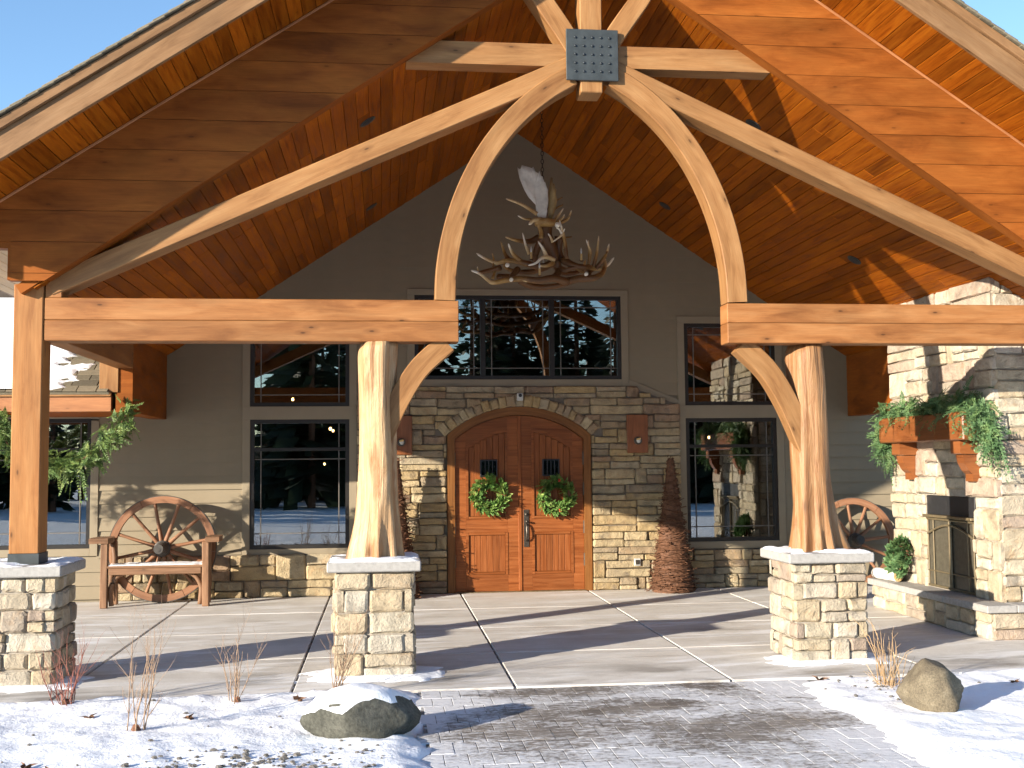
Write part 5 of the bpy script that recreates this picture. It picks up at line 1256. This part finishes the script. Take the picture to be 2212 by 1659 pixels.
for i in range(26):
    a = rng.uniform(0, 6.28); ou = abs(rng.gauss(0, .22)); H = rng.uniform(.25, .60); b = Vector((3.80+rng.gauss(0, .04), 8.35+rng.gauss(0, .04), .0)); d = Vector((math.cos(a)*ou-.03, math.sin(a)*ou, 1))
    q.tube([b, b+d*H*.5, b+d*H*.85+Vector((0, 0, -.02)), b+d*H+Vector((math.cos(a)*.04, math.sin(a)*.04, -.04))], [.004, .0035, .0025, .001], 3)
for i in range(30):
    a = rng.uniform(0, 6.28); b = Vector((3.80+rng.gauss(0, .05), 8.35+rng.gauss(0, .05), 0)); d = Vector((math.cos(a)*.7, math.sin(a)*.7, rng.uniform(.5, 1.1))); H = rng.uniform(.1, .28); q.tube([b, b+d*H*.6, b+d*H], [.003, .0025, .001], 3)
q.build('blades', M['grassdry'], dg, (3.8, 8.35, 0))
leafspots = [(-2.03, 6.86, 'curled brown oak leaf standing on the snow at lower left', 1), (-2.13, 6.55, 'flat brown leaf near the lower left corner', 0), (-1.85, 6.42, 'narrow brown leaf low in the snow right of the corner leaf', 0), (-1.62, 6.43, 'brown leaf lying left of the gravel patch', 0),
             (-1.86, 6.72, 'pale curled leaf just right of the oak leaf', 0), (-.62, 8.42, 'small brown star shaped leaf on the snow behind the dark boulder', 1), (.15, 8.35, 'dark leaf on the snow between dark boulder and path', 0), (4.75, 8.25, 'brown leaf on the snow right of the tan boulder, farthest', 0),
             (4.35, 7.05, 'brown leaf on the snow beside the tan boulder, lower right', 0), (4.62, 7.25, 'rusty leaf near the right edge below the boulder shadow', 0), (3.42, 8.78, 'reddish leaf at the edge of the porch floor behind the tan boulder', 1), (-1.32, 8.02, 'brown leaf beside the tallest tan shrub', 0), (-2.0, 8.15, 'small brown leaf below the red shrub', 0)]
for i, (x, y, lb, up) in enumerate(leafspots):
    rng = random.Random(100+i); z = max(0, snow_z(x, y))+.006; s = rng.uniform(.045, .065); n = 12; vs = [(0, 0, .004)]
    for k in range(n):
        a = 6.283*k/n; rr = s*(1.0 if k % 2 == 0 else .55)*(1.3 if k in (0, 6) else .8); vs.append((rr*math.cos(a), rr*math.sin(a)*.8, .02*math.cos(a*2)*(1.6 if up else .6)+.012))
    b0 = len(vs); vs += [(v[0]*.98, v[1]*.98, v[2]-.0015) for v in vs]
    fs = [(0, 1+k, 1+(k+1) % n) for k in range(n)]+[(b0, b0+1+(k+1) % n, b0+1+k) for k in range(n)]+[(1+k, b0+1+k, b0+1+(k+1) % n, 1+(k+1) % n) for k in range(n)]
    o = O('fallen_leaf', mesh('fallen_leaf', vs, fs, M['leafdead']), None, Matrix.Translation((x, y, z)) @ Matrix.Rotation(rng.uniform(0, 6), 4, 'Z') @ Matrix.Rotation(rad(55 if up else rng.uniform(-15, 15)), 4, 'X')); tag(o, lb, 'leaf', 'fallen leaves on the snow')
q = MB(); rng = random.Random(9)
for i in range(330):
    if i < 250: x, y = rng.gauss(-.80, .40), rng.gauss(6.70, .24)
    elif i < 300: x, y = rng.gauss(3.7, .35), rng.gauss(8.35, .25)
    else: x, y = rng.uniform(-2.6, .2), rng.uniform(6.4, 8.6)
    if PX0-.1 < x < PX1+.1 or y > 8.9: continue
    s = rng.uniform(.005, .016)*(1.0 if rng.random() < .85 else 1.6); q.lump((x, y, snow_z(x, y)+s*.15), (s*1.25, s, s*.75), rng, 5)
g = q.build('gravel', M['pebble'], None, (-.7, 6.8, 0)); g['kind'] = 'stuff'; tag(g, 'grey gravel showing through the thin snow', 'gravel')

# ================================================================== WOODLAND ACROSS THE LOT (seen in the window glass)
rng = random.Random(40); q = MB(); tk = MB()
for i in range(96):
    x = -24+i*.62+rng.uniform(-1.4, 1.4); y = -17-rng.random()**1.3*18; h = rng.uniform(9, 16) if x > -6 else rng.uniform(5, 8); 
    tk.tube([(x, y, -.1), (x, y, h*.5), (x, y, h)], [.18, .12, .03], 6)
    nb = 190
    for k in range(nb):
        u = (k+rng.random())/nb; z = h*(.06+.94*u); R = (h*.20)*(1-u)**.85+.15; a = rng.uniform(0, 6.28); L = R*rng.uniform(.6, 1.1)
        d = Vector((math.cos(a), math.sin(a), -.25+.4*u)); q.leaf(Vector((x, y, z)), d, Vector((rng.uniform(-.4, .4), rng.uniform(-.4, .4), 1)), L, L*.55)
        q.leaf(Vector((x, y, z-.1))+d*L*.35, d+Vector((rng.uniform(-.5, .5), rng.uniform(-.5, .5), -.3)), Vector((d.y, -d.x, .4)), L*.7, L*.32)
wd = q.build('woodland', M['pine'], None, (0, -20, 0)); wd['kind'] = 'stuff'; tag(wd, 'dark evergreen wood mirrored in the windows', 'wood')
tt = tk.build('trunks', M['twig'], wd, (0, -20, 0)); tt['kind'] = 'stuff'
